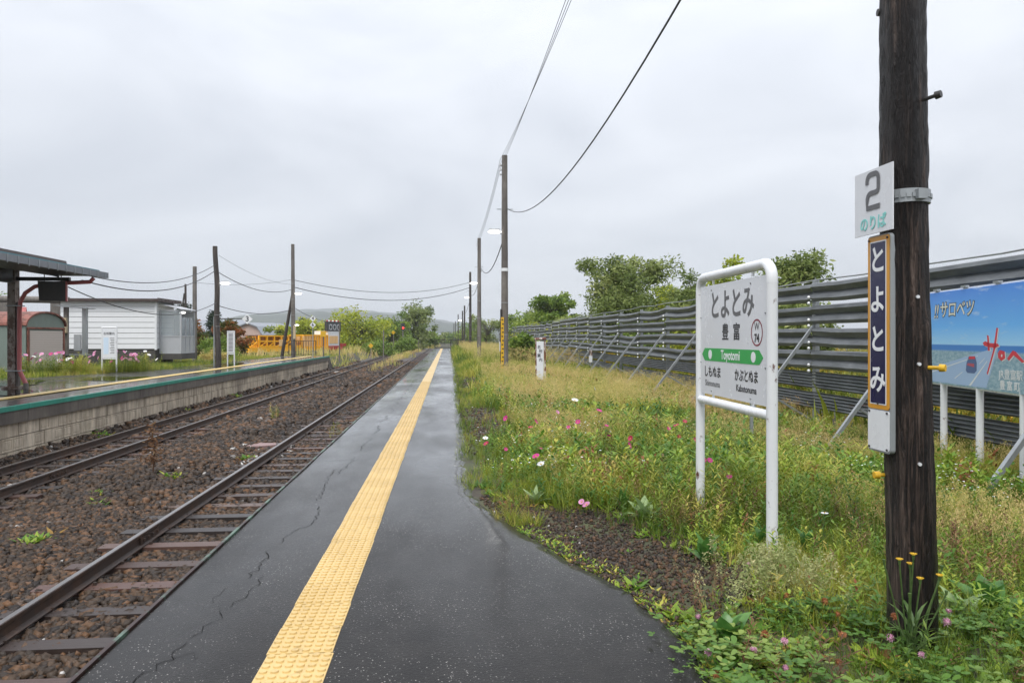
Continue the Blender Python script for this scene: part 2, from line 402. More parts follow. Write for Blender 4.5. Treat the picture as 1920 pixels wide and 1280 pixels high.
M['redpipe'] = paint('red_pipe', (0.46, 0.12, 0.12), 0.4, 0.4, (0.2, 0.12, 0.12), 4)
M['rustroof'] = rusty('rust_red_roof', (0.24, 0.085, 0.06), (0.15, 0.05, 0.03), 0.5, 0.6, 3)
M['shedgreen'] = paint('faded_green_sheet', (0.16, 0.2, 0.175), 0.5, 0.4, (0.1, 0.1, 0.085), 4)
M['shutter'] = rusty('pale_shutter', (0.52, 0.45, 0.41), (0.26, 0.12, 0.08), 0.68, 0.5, 4)
M['siding'] = paint('white_siding', (0.74, 0.75, 0.76), 0.45, 0.12, (0.4, 0.4, 0.4), 2)
M['found'] = concrete('dark_foundation', (0.05, 0.046, 0.042), (0.09, 0.083, 0.076))
M['brownroof'] = paint('brown_roof', (0.06, 0.04, 0.036), 0.5, 0.3); M['tealroof'] = paint('teal_roof', (0.06, 0.2, 0.24), 0.4, 0.4, (0.14, 0.2, 0.2), 5)
M['gutter'] = paint('grey_gutter', (0.2, 0.21, 0.23), 0.5, 0.4, (0.12, 0.12, 0.12), 5)
M['alu'] = paint('aluminium_frame', (0.48, 0.49, 0.51), 0.4, 0.2, (0.3, 0.3, 0.3), 5, 0.3)
b = NB('window_glass'); b.set('Base Color', (0.75, 0.8, 0.82)).set('Roughness', 0.05).set('Transmission Weight', 0.75).set('IOR', 1.1); M['glass'] = b.m
M['machine'] = paint('machine_yellow', (0.95, 0.45, 0.004), 0.42, 0.12, (0.35, 0.14, 0.02), 2)
M['machine_pale'] = paint('machine_pale_orange', (0.8, 0.5, 0.22), 0.5, 0.3, (0.4, 0.2, 0.08), 3)
M['machine_red'] = paint('machine_red', (0.42, 0.025, 0.025), 0.4, 0.3)
M['charcoal'] = flat('charcoal_panel', (0.035, 0.04, 0.042), 0.5)
M['bark'] = concrete('bark', (0.06, 0.048, 0.038), (0.12, 0.1, 0.08), (0.03, 0.025, 0.02), 0.6, 8)
M['hill'] = NB('hill_forest'); b = M['hill']
b.set('Base Color', b.ramp(b.noise(0.012, 8, 0.75), (0.35, (0.022, 0.034, 0.022)), (0.65, (0.055, 0.07, 0.04)))).set('Roughness', 0.9); M['hill'] = b.m
M['pinkwall'] = paint('pinkish_wall', (0.5, 0.37, 0.32), 0.7, 0.2); M['greywall'] = paint('grey_wall', (0.42, 0.42, 0.42), 0.7, 0.2)
M['bluroof'] = paint('blue_roof', (0.1, 0.18, 0.36), 0.5, 0.2); M['greyroof'] = paint('grey_roof', (0.22, 0.235, 0.26), 0.5, 0.2)
M['redroof'] = paint('red_roof', (0.36, 0.08, 0.07), 0.5, 0.3); M['pane'] = flat('dark_pane', (0.03, 0.035, 0.04), 0.1)
M['signal_red'] = flat('signal_red', (1.0, 0.03, 0.02), 0.4, 4); M['beige'] = paint('beige_box', (0.5, 0.4, 0.25), 0.5, 0.2)
G1 = [(0.0, (0.05, 0.11, 0.012)), (0.35, (0.145, 0.215, 0.022)), (0.7, (0.33, 0.36, 0.045)), (1.0, (0.52, 0.43, 0.11))]
M['grass'] = tinted('grass_green', G1, 0.45, 0.35)
M['straw'] = tinted('grass_straw', [(0.0, (0.36, 0.38, 0.08)), (0.45, (0.62, 0.51, 0.18)), (0.8, (0.74, 0.57, 0.27)), (1.0, (0.52, 0.30, 0.13))], 0.6, 0.35)
M['weed'] = tinted('weed_leaf', [(0.0, (0.04, 0.12, 0.015)), (0.45, (0.11, 0.225, 0.026)), (0.82, (0.32, 0.41, 0.045)), (0.94, (0.5, 0.46, 0.08)), (1.0, (0.28, 0.11, 0.04))], 0.42, 0.35)
M['mugwort'] = tinted('mugwort_pale', [(0.0, (0.22, 0.27, 0.08)), (0.6, (0.40, 0.42, 0.18)), (1.0, (0.52, 0.48, 0.24))], 0.6, 0.3)
b = NB('rain_puddle'); b.set('Base Color', (0.012, 0.012, 0.012)).set('Roughness', 0.03).set('IOR', 1.33); b.bump(b.noise(7, 2, 0.5), 0.02, 0.01); M['puddle'] = b.m
M['brownweed'] = tinted('dry_weed', [(0.0, (0.09, 0.045, 0.025)), (0.6, (0.2, 0.1, 0.05)), (1.0, (0.32, 0.22, 0.1))], 0.7, 0.2)
M['clover'] = tinted('clover_leaf', [(0.0, (0.04, 0.10, 0.018)), (0.6, (0.105, 0.21, 0.035)), (1.0, (0.25, 0.33, 0.075))], 0.4, 0.3)
M['goldenrod'] = tinted('goldenrod', [(0.0, (0.12, 0.15, 0.025)), (0.5, (0.3, 0.27, 0.04)), (0.85, (0.52, 0.38, 0.05)), (1.0, (0.6, 0.36, 0.03))], 0.6, 0.3)
M['leaf_a'] = tinted('leaf_willow', [(0.0, (0.085, 0.125, 0.03)), (0.5, (0.21, 0.265, 0.07)), (1.0, (0.39, 0.42, 0.15))], 0.5, 0.3)
M['leaf_b'] = tinted('leaf_broad', [(0.0, (0.08, 0.14, 0.025)), (0.5, (0.19, 0.28, 0.045)), (1.0, (0.36, 0.43, 0.09))], 0.45, 0.3)
M['leaf_y'] = tinted('leaf_yellowgreen', [(0.0, (0.18, 0.24, 0.024)), (0.5, (0.36, 0.41, 0.04)), (1.0, (0.54, 0.53, 0.07))], 0.5, 0.35)
M['leaf_o'] = tinted('leaf_autumn', [(0.0, (0.05, 0.08, 0.015)), (0.4, (0.14, 0.13, 0.03)), (0.75, (0.3, 0.1, 0.03)), (1.0, (0.4, 0.14, 0.05))], 0.5, 0.3)
M['leaf_d'] = tinted('leaf_conifer', [(0.0, (0.012, 0.028, 0.014)), (1.0, (0.04, 0.07, 0.035))], 0.6, 0.1)
M['stem'] = leafmat('plant_stem', (0.06, 0.12, 0.03), (0.13, 0.2, 0.06)); M['mullein'] = leafmat('pale_felted_leaf', (0.22, 0.32, 0.13), (0.34, 0.44, 0.2), 0.6, 0.25, 18)
M['dock'] = leafmat('broad_leaf', (0.05, 0.15, 0.03), (0.12, 0.26, 0.05), 0.35, 0.3, 18)
M['magenta'] = leafmat('magenta_petal', (0.42, 0.012, 0.14), (0.62, 0.04, 0.3), 0.5, 0.25); M['crimson'] = leafmat('crimson_petal', (0.3, 0.008, 0.04), (0.45, 0.015, 0.09), 0.5, 0.2)
M['petal_w'] = leafmat('white_petal', (0.75, 0.75, 0.74), (0.85, 0.85, 0.84), 0.5, 0.25); M['petal_p'] = leafmat('pink_petal', (0.6, 0.2, 0.42), (0.72, 0.36, 0.55), 0.5, 0.25)
M['cloverhead'] = leafmat('clover_head', (0.5, 0.17, 0.3), (0.72, 0.48, 0.58), 0.6, 0.2, 120); M['cloverbrown'] = leafmat('faded_clover_head', (0.2, 0.06, 0.025), (0.42, 0.17, 0.06), 0.6, 0.1, 120)
M['hawkyellow'] = leafmat('yellow_floret', (0.7, 0.38, 0.01), (0.8, 0.5, 0.02), 0.5, 0.2)
# ------------------------------------------------------------------ terrain
EY = [0.5, 3.2, 3.5, 3.8, 4.7, 5.25, 6.1, 7.0, 8.1, 12, 24, 60, 103.5]
EX = [1.3, 1.28, 1.28, 1.33, 1.13, 0.925, 0.66, 0.42, 0.28, 0.30, 0.36, 0.60, 0.83]
def edge(y): return np.interp(y, EY, EX)
def gz(x, y):
    x = np.asarray(x, float); y = np.asarray(y, float)
    right = -0.035 - 0.22 * sstep(2.2, 6, x) + 0.05 * (vnoise(x, y, 1.3) - 0.5) * sstep(1.2, 3.5, x)
    left = 0.11 - 0.42 * sstep(48, 74, y) - 0.2 * sstep(-20, -40, x)
    z = -1.0 + (right + 1.0) * sstep(-1.2, -0.2, x) * (1 - 0.8 * sstep(104, 112, y))
    z = z + (left + 1.0) * sstep(-9.6, -11.0, x)
    return z - 0.25 * sstep(120, 400, np.hypot(x, y))
def axis(dense, far):
    return np.unique(np.concatenate([np.array(d) for d in dense] + [np.array(far), -np.array(far)]))
gx = np.unique(np.concatenate([np.arange(-14, 12, 0.2), np.arange(-60, -14, 2.0), np.arange(12, 60, 2.0), [-4000, -2000, -1000, -500, -250, -150, -100, -75, 75, 100, 150, 250, 500, 1000, 2000, 4000]]))
gy = np.unique(np.concatenate([np.arange(0, 30, 0.25), np.arange(30, 125, 1.0), np.arange(125, 300, 15), [-4000, -1000, -300, -100, -40, -20, -10, -5, 350, 500, 800, 1300, 2000, 3000, 5000]]))
XX, YY = np.meshgrid(gx, gy); ZZ = gz(XX, YY)
def grid_faces(ny, nx):
    i = np.arange(ny - 1)[:, None] * nx + np.arange(nx - 1)[None]; i = i.ravel()
    return np.stack([i, i + 1, i + nx + 1, i + nx], 1)
me = np_mesh('ground', np.stack([XX, YY, ZZ], -1).reshape(-1, 3), grid_faces(len(gy), len(gx)), M['soil'])
me.polygons.foreach_set('use_smooth', [True] * len(me.polygons))
struct(link('ground', me))
# track bed
bx_ = np.arange(-9.05, -1.55, 0.25); by_ = np.unique(np.concatenate([np.arange(0, 40, 0.25), np.arange(40, 260, 2.0)]))
def bedz(x, y): return -0.955 + 0.035 * (vnoise(x, y, 0.9, 5) - 0.5) + 0.10 * sstep(-8.55, -9.0, x) - 0.035 * (sstep(1.5, 1.1, np.abs(x + 3.12)) + sstep(1.5, 1.1, np.abs(x + 7.5))) + 0.05 * np.exp(-((x + 5.2) / 0.9) ** 2)
XX, YY = np.meshgrid(bx_, by_)
me = np_mesh('track_bed', np.stack([XX, YY, bedz(XX, YY)], -1).reshape(-1, 3), grid_faces(len(by_), len(bx_)), M['ballast'])
struct(link('track_bed', me))

# ------------------------------------------------------------------ near platform
plat = struct(empty('near_platform'))
py_ = np.unique(np.concatenate([np.arange(0.6, 14, 0.07), np.arange(14, 40, 0.3), np.arange(40, 104, 1.0), [103.5]]))
nxp = 30; rows = []
for y in py_:
    e = float(edge(y)) + 0.08 * (float(vnoise(0, y, 0.16)) - 0.5) + 0.12 * (float(vnoise(3, y, 0.9)) - 0.5)
    xs = np.linspace(-1.735, e, nxp)
    z = 0.010 * (vnoise(xs, np.full(nxp, y), 1.1) - 0.5) - 0.018 * sstep(-1.15, -1.74, xs) - 0.02 * sstep(e - 0.25, e, xs)
    z[-1] = -0.05
    rows.append(np.stack([xs, np.full(nxp, y), z], -1))
# skirt under the right edge and the far end
V = np.concatenate(rows); F = grid_faces(len(py_), nxp)
me = np_mesh('asphalt_surface', V, F, M['asphalt']); me.polygons.foreach_set('use_smooth', [True] * len(me.polygons))
link('asphalt_surface', me, plat)
m = MB(); m.box((-1.72, 52, -0.55), (0.06, 103, 1.0)); m.box((-0.45, 103.52, -0.55), (2.5, 0.06, 1.0)); m.build('retaining_wall', M['coping'], plat)
m = MB(); m.box((-1.752, 52, -0.02), (0.022, 103, 0.035)); e_ = m.build('edge_strip', rusty('edge_angle', (0.09, 0.15, 0.11), (0.035, 0.014, 0.011), 0.47, 0.4, 3), plat)
# cracks: thin open seams in the asphalt
cm = flat('crack_dark', (0.0015, 0.0015, 0.0015), 1.0)
def crack(pts, w, seed):
    r = random.Random(seed); P = []
    for (a, b_) in zip(pts[:-1], pts[1:]):
        n = max(2, int(math.hypot(b_[0] - a[0], b_[1] - a[1]) / 0.05))
        for i in range(n):
            t = i / n; P.append((a[0] + (b_[0] - a[0]) * t + r.uniform(-.026, .026), a[1] + (b_[1] - a[1]) * t + r.uniform(-.02, .02)))
    P.append(pts[-1]); vs, fs = [], []
    for i, (x, y) in enumerate(P):
        q = P[min(i + 1, len(P) - 1)]; p0 = P[max(i - 1, 0)]; dx, dy = q[0] - p0[0], q[1] - p0[1]; l = math.hypot(dx, dy) + 1e-6
        ww = w * .6 * (0.3 + 1.1 * r.random()) * (1 if 0 < i < len(P) - 1 else 0.15)
        zz = 0.0035 - 0.018 * float(sstep(-1.15, -1.74, x)) + 0.010 * (float(vnoise(x, y, 1.1)) - 0.5)
        vs += [(x - dy / l * ww / 2, y + dx / l * ww / 2, zz), (x + dy / l * ww / 2, y - dx / l * ww / 2, zz)]
        if i: fs.append((2 * i - 2, 2 * i - 1, 2 * i + 1, 2 * i))
    MB().add(vs, fs).build('crack', cm, plat)
crack([(-1.52, 3.2), (-1.46, 3.55), (-1.38, 3.75), (-1.36, 3.95)], 0.011, 1); crack([(-1.38, 3.75), (-1.30, 3.80), (-1.24, 3.72)], 0.006, 2)
crack([(-1.36, 3.98), (-1.30, 4.25), (-1.34, 4.42)], 0.007, 3); crack([(-1.28, 4.4), (-1.22, 4.75), (-1.24, 5.0)], 0.008, 4)
crack([(-1.33, 4.9), (-1.30, 5.35), (-1.34, 5.6)], 0.009, 5); crack([(-1.42, 4.5), (-1.40, 4.8)], 0.006, 6)
crack([(-1.30, 5.75), (-1.24, 6.2), (-1.14, 6.35), (-1.16, 6.7), (-1.22, 7.0)], 0.009, 7); crack([(-1.16, 6.7), (-1.06, 6.8), (-1.08, 6.6)], 0.006, 8)
crack([(-1.26, 7.2), (-1.28, 7.7), (-1.34, 8.3), (-1.36, 9.0)], 0.011, 9); crack([(-1.28, 7.7), (-1.17, 7.8)], 0.006, 10)
crack([(-1.28, 8.6), (-1.22, 9.3), (-1.25, 9.9)], 0.01, 11); crack([(-1.2, 10.3), (-1.24, 11.0), (-1.18, 11.6)], 0.012, 12)
for i in range(9):
    y = 12.2 + i * 1.6; crack([(-1.22 - 0.05 * (i % 2), y), (-1.17, y + 0.5), (-1.24, y + 1.1)], 0.015, 20 + i)
crack([(-1.7, 9.62), (-1.2, 9.58), (-0.93, 9.66)], 0.012, 40); crack([(-0.55, 9.7), (-0.2, 9.72)], 0.007, 41)

# rain puddles lying in shallow dips
def puddle(cx, cy, rx, ry, seed, parent, z, rot=0.0):
    r = random.Random(seed); ph = [r.uniform(0, 6.28) for _ in range(4)]; P = []
    for i in range(40):
        a = 2 * math.pi * i / 40; q = 1 + .22 * math.sin(2 * a + ph[0]) + .16 * math.sin(3 * a + ph[1]) + .1 * math.sin(5 * a + ph[2]) + .06 * math.sin(9 * a + ph[3])
        x, y = rx * q * math.cos(a), ry * q * math.sin(a); P.append((cx + x * math.cos(rot) - y * math.sin(rot), cy + x * math.sin(rot) + y * math.cos(rot), z))
    MB().add(P, [tuple(range(40))]).build('puddle', M['puddle'], parent)
# tactile strip: every tile a piece
TW = 0.338
strip = tag(empty('tactile_strip', (0, 0, 0.0)), 'long strip of yellow tactile paving tiles with raised dots along wet platform', 'tactile paving')
def tile_mesh(detail):
    h = 0.008; a = TW / 2 - 0.0015; b_ = a - 0.004
    m = MB(); m.add([(-a, -a, -.012), (a, -a, -.012), (a, a, -.012), (-a, a, -.012), (-b_, -b_, h), (b_, -b_, h), (b_, b_, h), (-b_, b_, h)],
                    [(4, 5, 6, 7), (0, 1, 5, 4), (1, 2, 6, 5), (2, 3, 7, 6), (3, 0, 4, 7)])
    n = detail
    if n:
        for i in range(6):
            for j in range(6):
                x = (i - 2.5) * TW / 6.15; y = (j - 2.5) * TW / 6.15; r0, r1, t = 0.0205, 0.0178, 0.0085
                vs = [(x + r0 * math.cos(2 * math.pi * k / n), y + r0 * math.sin(2 * math.pi * k / n), h) for k in range(n)] + \
                     [(x + r1 * math.cos(2 * math.pi * k / n), y + r1 * math.sin(2 * math.pi * k / n), h + t) for k in range(n)]
                m.add(vs, [(k, (k + 1) % n, n + (k + 1) % n, n + k) for k in range(n)] + [tuple(range(n, 2 * n))])
    return m.mesh('tile', M['tactile'])
tm = [tile_mesh(14), tile_mesh(8), tile_mesh(0)]
for i in range(298):
    y = 2.2 + i * (TW + 0.0015)
    o = link('tile', tm[0 if y < 9 else 1 if y < 26 else 2], strip)
    o.location = (-0.739 + random.uniform(-.004, .004), y, random.uniform(-.0015, .0015)); o.rotation_euler = (random.uniform(-.003, .003), random.uniform(-.003, .003), random.uniform(-.008, .008))

# ------------------------------------------------------------------ railway tracks
def rail_mesh(pts, joints=()):
    prof = [(-.0635, 0), (.0635, 0), (.0635, .011), (.012, .028), (.0085, .1), (.032, .118), (.0325, .146), (.026, .153), (-.026, .153), (-.0325, .146), (-.032, .118), (-.0085, .1), (-.012, .028), (-.0635, .011)]
    m = MB(); n = len(prof); P = [Vector(p) for p in pts]; vs = []
    for i, p in enumerate(P):
        d = (P[min(i + 1, len(P) - 1)] - P[max(i - 1, 0)]); d.z = 0; d.normalize(); u = Vector((d.y, -d.x, 0))
        vs += [p + u * a + Vector((0, 0, b_)) for a, b_ in prof]
    fs, mi = [], []
    for i in range(len(P) - 1):
        for j in range(n):
            fs.append((i * n + j, i * n + (j + 1) % n, (i + 1) * n + (j + 1) % n, (i + 1) * n + j)); mi.append(1 if j == 7 else 0)
    m.v = [tuple(v) for v in vs]; m.f = fs + [tuple(range(n - 1, -1, -1))]; m.m = mi + [0]
    return m
def track(name, xc, y0, y1, joint_ys, dens=0.7):
    t = struct(empty(name, (xc, 0, -0.913)))
    for s in (-1, 1):
        m = rail_mesh([(s * 0.566, y, 0) for y in np.linspace(y0, y1, 12)]); m.build('rail', [M['rail_side'], M['rail_top']], t)
        for jy in joint_ys:
            m = MB(); m.box((s * .566 + .022, jy, .065), (.02, .55, .085)); m.box((s * .566 - .022, jy, .065), (.02, .55, .085))
            for q in (-.2, -.07, .07, .2): m.box((s * .566, jy + q, .068), (.11, .03, .03))
            m.build('fishplate', M['rail_side'], t)
    sm = MB(); L = 1.06
    vs, fs = [], []
    sm.box((0, 0, -0.07), (2.1, 0.2, 0.14)); sme = sm.mesh('sleeper', M['sleeper'])
    sp = MB()
    for s in (-1, 1):
        for q in (-1, 1): sp.box((s * .566 + q * .078, q * .045, .012), (.03, .03, .035))
    spm = sp.mesh('spike', M['rail_side'])
    y = y0 + 0.3; k = 0
    while y < min(y1, 115) and k < 160:
        o = link('sleeper', sme, t, (random.uniform(-.05, .05), y, -0.005 + random.uniform(-.014, .005)), random.uniform(-.018, .018))
        if y < 22: link('spike', spm, o)
        y += dens + random.uniform(-.04, .04); k += 1
    return t
track('near_track', -3.12, 1.0, 240, (9.3, 24))
track('far_track', -7.5, 4.0, 240, (13.6, 38))
# siding that the yellow machines stand on
sd = struct(empty('siding_track', (0, 0, 0)))
def sid(t): # quadratic curve towards the main line
    p0, p1, p2 = Vector((-24.2, 64, -.46)), Vector((-12.0, 96, -.5)), Vector((-8.2, 170, -.8)); return p0 * (1 - t) ** 2 + p1 * 2 * t * (1 - t) + p2 * t * t
for s in (-1, 1):
    pts = []
    for i in range(30):
        a, b_ = sid(i / 29), sid(min(1, i / 29 + .01)); d = (b_ - a) if i < 29 else (a - sid(.98)); d.normalize()
        pts.append(a + Vector((d.y, -d.x, 0)) * s * .533)
    rail_mesh(pts).build('rail', [M['rail_side'], M['rail_top']], sd)
vs = []
for i in range(30):
    a, b_ = sid(i / 29), sid(min(1, i / 29 + .01)); d = (b_ - a) if i < 29 else (a - sid(.98)); d.normalize(); u = Vector((d.y, -d.x, 0))
    vs += [a - u * 1.6 + Vector((0, 0, .0)), a + u * 1.6 + Vector((0, 0, .0))]
MB().add(vs, [(2 * i, 2 * i + 1, 2 * i + 3, 2 * i + 2) for i in range(29)]).build('gravel_bed', M['ballast'], sd)

# ballast stones
def stone_tpl(seed):
    r = np.random.default_rng(seed); v = np.array([(x, y, z) for x in (-1, 1) for y in (-1, 1) for z in (-1, 1)], float)
    v *= r.uniform(0.55, 1.1, (8, 3)) * np.array([0.62, 0.5, 0.42]); a = r.uniform(0, 6.28, 3)
    v = v @ np.array(Matrix.Rotation(a[0], 3, 'X') @ Matrix.Rotation(a[1] * .3, 3, 'Y'))
    f = [(0, 1, 3), (0, 3, 2), (4, 6, 7), (4, 7, 5), (0, 4, 5), (0, 5, 1), (2, 3, 7), (2, 7, 6), (0, 2, 6), (0, 6, 4), (1, 5, 7), (1, 7, 3)]
    return v, np.array(f)
STONES = [stone_tpl(i) for i in range(14)]
def in_view(x, y, ml=1.2, mr=1.6):
    return (x > -0.585 * y - ml - 0.03 * y) & (x < 0.855 * y + mr)
def stones(name, x0, x1, y0, y1, n, s0, s1, zf, seed, parent=None, bright=0.0, mask=None):
    g = np.random.default_rng(seed); x = g.uniform(x0, x1, n); y = g.uniform(y0, y1, n); k = in_view(x, y)
    if mask is not None: k &= mask(x, y)
    x, y = x[k], y[k]; s = s0 + (s1 - s0) * g.random(len(x)) ** 1.8; t = g.random(len(x))
    # browner stones near the rails, greyer heap by the wall
    t = np.clip(t * (0.55 + 0.5 * vnoise(x, y, 1.7, 2)) + bright, 0, 1); w = g.random(len(x)); pw = 0.003 + 0.02 * sstep(.55, .8, vnoise(x, y, 1.6, 9)); t = np.where(w < pw, 0.985, t); s = np.where(w < pw, s * .6, s)
    P = np.stack([x, y, zf(x, y) + s * 0.12 * g.random(len(x))], -1)
    me = scatter_mesh(name, STONES, P, s, M['stone'], t, 0.25, seed=seed)
    return stuff(link(name, me, parent), None)
def nosleep(x, y): return np.ones(len(x), bool)
def bz(x, y):
    z = bedz(x, y) + 0.005
    return z
clear = lambda x, y: ~((np.abs(np.abs(x + 3.12) - .566) < .075) | (np.abs(np.abs(x + 7.5) - .566) < .075))
for nm, a in (('ballast_stones', (-8.98, -1.8, 3.6, 11, 43000, .034, .09, bz, 11)), ('ballast_stones', (-8.98, -1.8, 11, 19, 12000, .05, .115, bz, 12)), ('ballast_stones', (-8.98, -1.8, 19, 36, 8500, .08, .17, bz, 13)), ('ballast_stones', (-8.98, -1.8, 36, 75, 4800, .13, .27, bz, 14))):
    o = stones(nm, *a, mask=clear); tag(o, 'brown crushed stone ballast ' + {11: 'in the foreground beside the near rail', 12: 'around both tracks below the canopy platform', 13: 'midway along the two tracks', 14: 'far along the tracks by the opposite platform end'}[a[8]], 'ballast')
o = stones('gravel', 0.3, 2.3, 4.0, 7.4, 9000, .009, .03, lambda x, y: gz(x, y) + .004, 21, mask=lambda x, y: x > edge(y) - .05); tag(o, 'fine dark gravel on bare soil beside the widening platform edge', 'gravel')
o = stones('gravel', 0.2, 1.6, 10, 34, 6000, .014, .045, lambda x, y: gz(x, y) + .004, 22, mask=lambda x, y: (x > edge(y) - .03) & (x < edge(y) + .75)); tag(o, 'thin gravel verge along the straight platform edge', 'gravel')

# ------------------------------------------------------------------ opposite platform
ZL = 0.17
lp = struct(empty('opposite_platform'))
LY = [5, 22, 26, 29, 33, 40, 48, 56.4]; LX = [-16.5, -16.2, -15.4, -14.0, -12.9, -12.5, -12.3, -12.2]
ys = np.unique(np.concatenate([np.arange(5, 56.4, 0.6), [56.4]])); rows = []
for y in ys:
    xs = np.linspace(-9.02, np.interp(y, LY, LX), 14); rows.append(np.stack([xs, np.full(14, y), ZL + .02 * (vnoise(xs, np.full(14, y), 2.1) - .5) * sstep(-9.1, -9.8, xs)], -1))
F = grid_faces(len(ys), 14)[:, ::-1]
me = np_mesh('asphalt_surface', np.concatenate(rows), F, M['asphalt_l']); me.polygons.foreach_set('use_smooth', [True] * len(me.polygons)); link('asphalt_surface', me, lp)
# yellow line tiles
ylm = MB().box((0, 0, 0.004), (0.33, 1.18, 0.012)).mesh('line_tile', M['yellow_line'])
for i in range(42): link('line_tile', ylm, lp, (-10.2 + random.uniform(-.01, .01), 6.6 + i * 1.185, ZL + .014), random.uniform(-.006, .006))
# green painted lip, coping stones
for i in range(9):
    y0 = 5 + i * 5.71; L = 5.70
    link('edge_lip', MB().box((0, 0, 0), (.07, L, .10)).mesh('edge_lip', M['green']), lp, (-8.985, y0 + L / 2, ZL - .045))
    link('coping_stone', MB().box((0, 0, 0), (.12, L - .012, .26)).mesh('coping_stone', M['coping']), lp, (-9.035, y0 + L / 2, ZL - .23))
puddle(-11.2, 19.6, .7, 1.4, 7, lp, ZL + .0125); puddle(-11.3, 26, .9, 1.6, 8, lp, ZL + .0125); puddle(-11.2, 38.2, .8, 2.6, 9, lp, ZL + .0125); puddle(-13.3, 23.5, .8, 1.5, 10, lp, ZL + .0125)
wall = MB().box((-9.14, 30.7, -.6), (.1, 51.4, 1.1)).build('wall_core', M['joint'], lp)
def block_mesh(inset, w=.392, h=.292):
    a, b_ = w / 2, h / 2; m = MB(); d = .03
    def rect(x, y, z): return [(z, -x, -y), (z, x, -y), (z, x, y), (z, -x, y)]
    vs = rect(a, b_, -.04) + rect(a - .006, b_ - .006, 0)
    fs = [(i, (i + 1) % 4, 4 + (i + 1) % 4, 4 + i) for i in range(4)]
    if inset:
        vs += rect(a - .035, b_ - .035, 0) + rect(a - .045, b_ - .045, -.014) + rect(a - .055, b_ - .055, -.014) + rect(a - .065, b_ - .065, .0)
        fs += [(4 + 4 * k + i, 4 + 4 * k + (i + 1) % 4, 8 + 4 * k + (i + 1) % 4, 8 + 4 * k + i) for k in range(4) for i in range(4)] + [(20, 21, 22, 23)]
    else: fs += [(4, 5, 6, 7)]
    return m.add(vs, fs).mesh('block', M['block'])
bm = [block_mesh(True), block_mesh(False)]
for r in range(3):
    for i in range(100):
        y = 13.2 + i * .401 + (r % 2) * .2
        if 300 <= r * 100 + i: break
        o = link('block', bm[0 if (r < 2 and random.random() < .6) else 1], lp, (-9.055 + random.uniform(-.006, .006) + .0, y, ZL - .36 - .15 - r * .301 + random.uniform(-.002, .002)))
m = MB()
for r in range(3):
    for y in np.arange(53.4 + (r % 2) * .2, 56.3, .401): m.box((-9.08, y, ZL - .51 - r * .301), (.05, .39, .29))
stuff(m.build('block', M['block'], lp))
m = MB(); m.prism([(56.4, ZL), (58.8, -.95), (56.4, -.95)], -12.2, -9.02, 'x'); m.build('end_slope', M['coping'], lp)

# ------------------------------------------------------------------ hills
def ridge(name, d, prof, depth, seed):
    # prof: (bearing deg, height)
    bs = np.linspace(prof[0][0], prof[-1][0], 260); hs = np.interp(bs, [p[0] for p in prof], [p[1] for p in prof])
    g = np.random.default_rng(seed); n1 = vnoise(bs, bs * 0 + seed, 1.6) - .5; n2 = vnoise(bs, bs * 0 + seed, .35) - .5; n3 = g.random(len(bs)) - .5
    hs = np.maximum(hs * (1 + .10 * n1) + 3.0 * n2 + 1.6 * n3, 1)
    rows = []
    for k, (dd, q) in enumerate(((d, 0.0), (d + depth * .15, .22), (d + depth * .35, .55), (d + depth * .6, .85), (d + depth * .8, 1.0), (d + depth * 1.3, .4), (d + depth * 2, 0))):
        a = np.radians(bs); w = vnoise(bs * 3, bs * 0 + k, 1.0, seed) - .5
        rows.append(np.stack([np.sin(a) * (dd + w * depth * .12), np.cos(a) * (dd + w * depth * .12), hs * q - 2 + (w * 6 if 0 < q < 1 else 0)], -1))
    me = np_mesh(name, np.concatenate(rows), grid_faces(7, len(bs)), M['hill']); me.polygons.foreach_set('use_smooth', [True] * len(me.polygons))
    return struct(link(name, me))
def bp(*pp, d=1900): # (pixel column, row) pairs read off the photograph -> bearing and height at the ridge's real distance
    return [(math.degrees(math.atan((x - 960) / 1355)) + 5.14, (632 - y) / 1355 * d + 3) for x, y in pp]
ridge('hill', 1500, [(-60, 12), (-34, 20)] + bp((330, 607), (420, 600), (500, 590), (590, 587), (640, 584), (700, 586), (760, 594), (830, 603), (900, 612)) + [(12, 26), (40, 18), (60, 12)], 500, 4)
ridge('hill', 2700, [(-60, 20), (-34, 30)] + bp((330, 612), (440, 593), (520, 584), (580, 580), (640, 577), (690, 580), (760, 588), (860, 604), (960, 610), d=3000) + [(14, 36), (40, 25), (60, 18)], 500, 9)

# ------------------------------------------------------------------ haze
hz = MB().box((0, 500, 75), (9000, 10000, 170))
hm = bpy.data.materials.new('haze_air'); hm.use_nodes = True; ht = hm.node_tree; ht.nodes.clear()
ho = ht.nodes.new('ShaderNodeOutputMaterial'); hv = ht.nodes.new('ShaderNodeVolumePrincipled')
hv.inputs['Color'].default_value = (0.93, 0.96, 1.0, 1); hv.inputs['Density'].default_value = 0.0003; hv.inputs['Anisotropy'].default_value = 0.2
ht.links.new(hv.outputs[0], ho.inputs['Volume'])
stuff(hz.build('haze', hm), 'thin grey haze over the whole station and hills', 'haze')
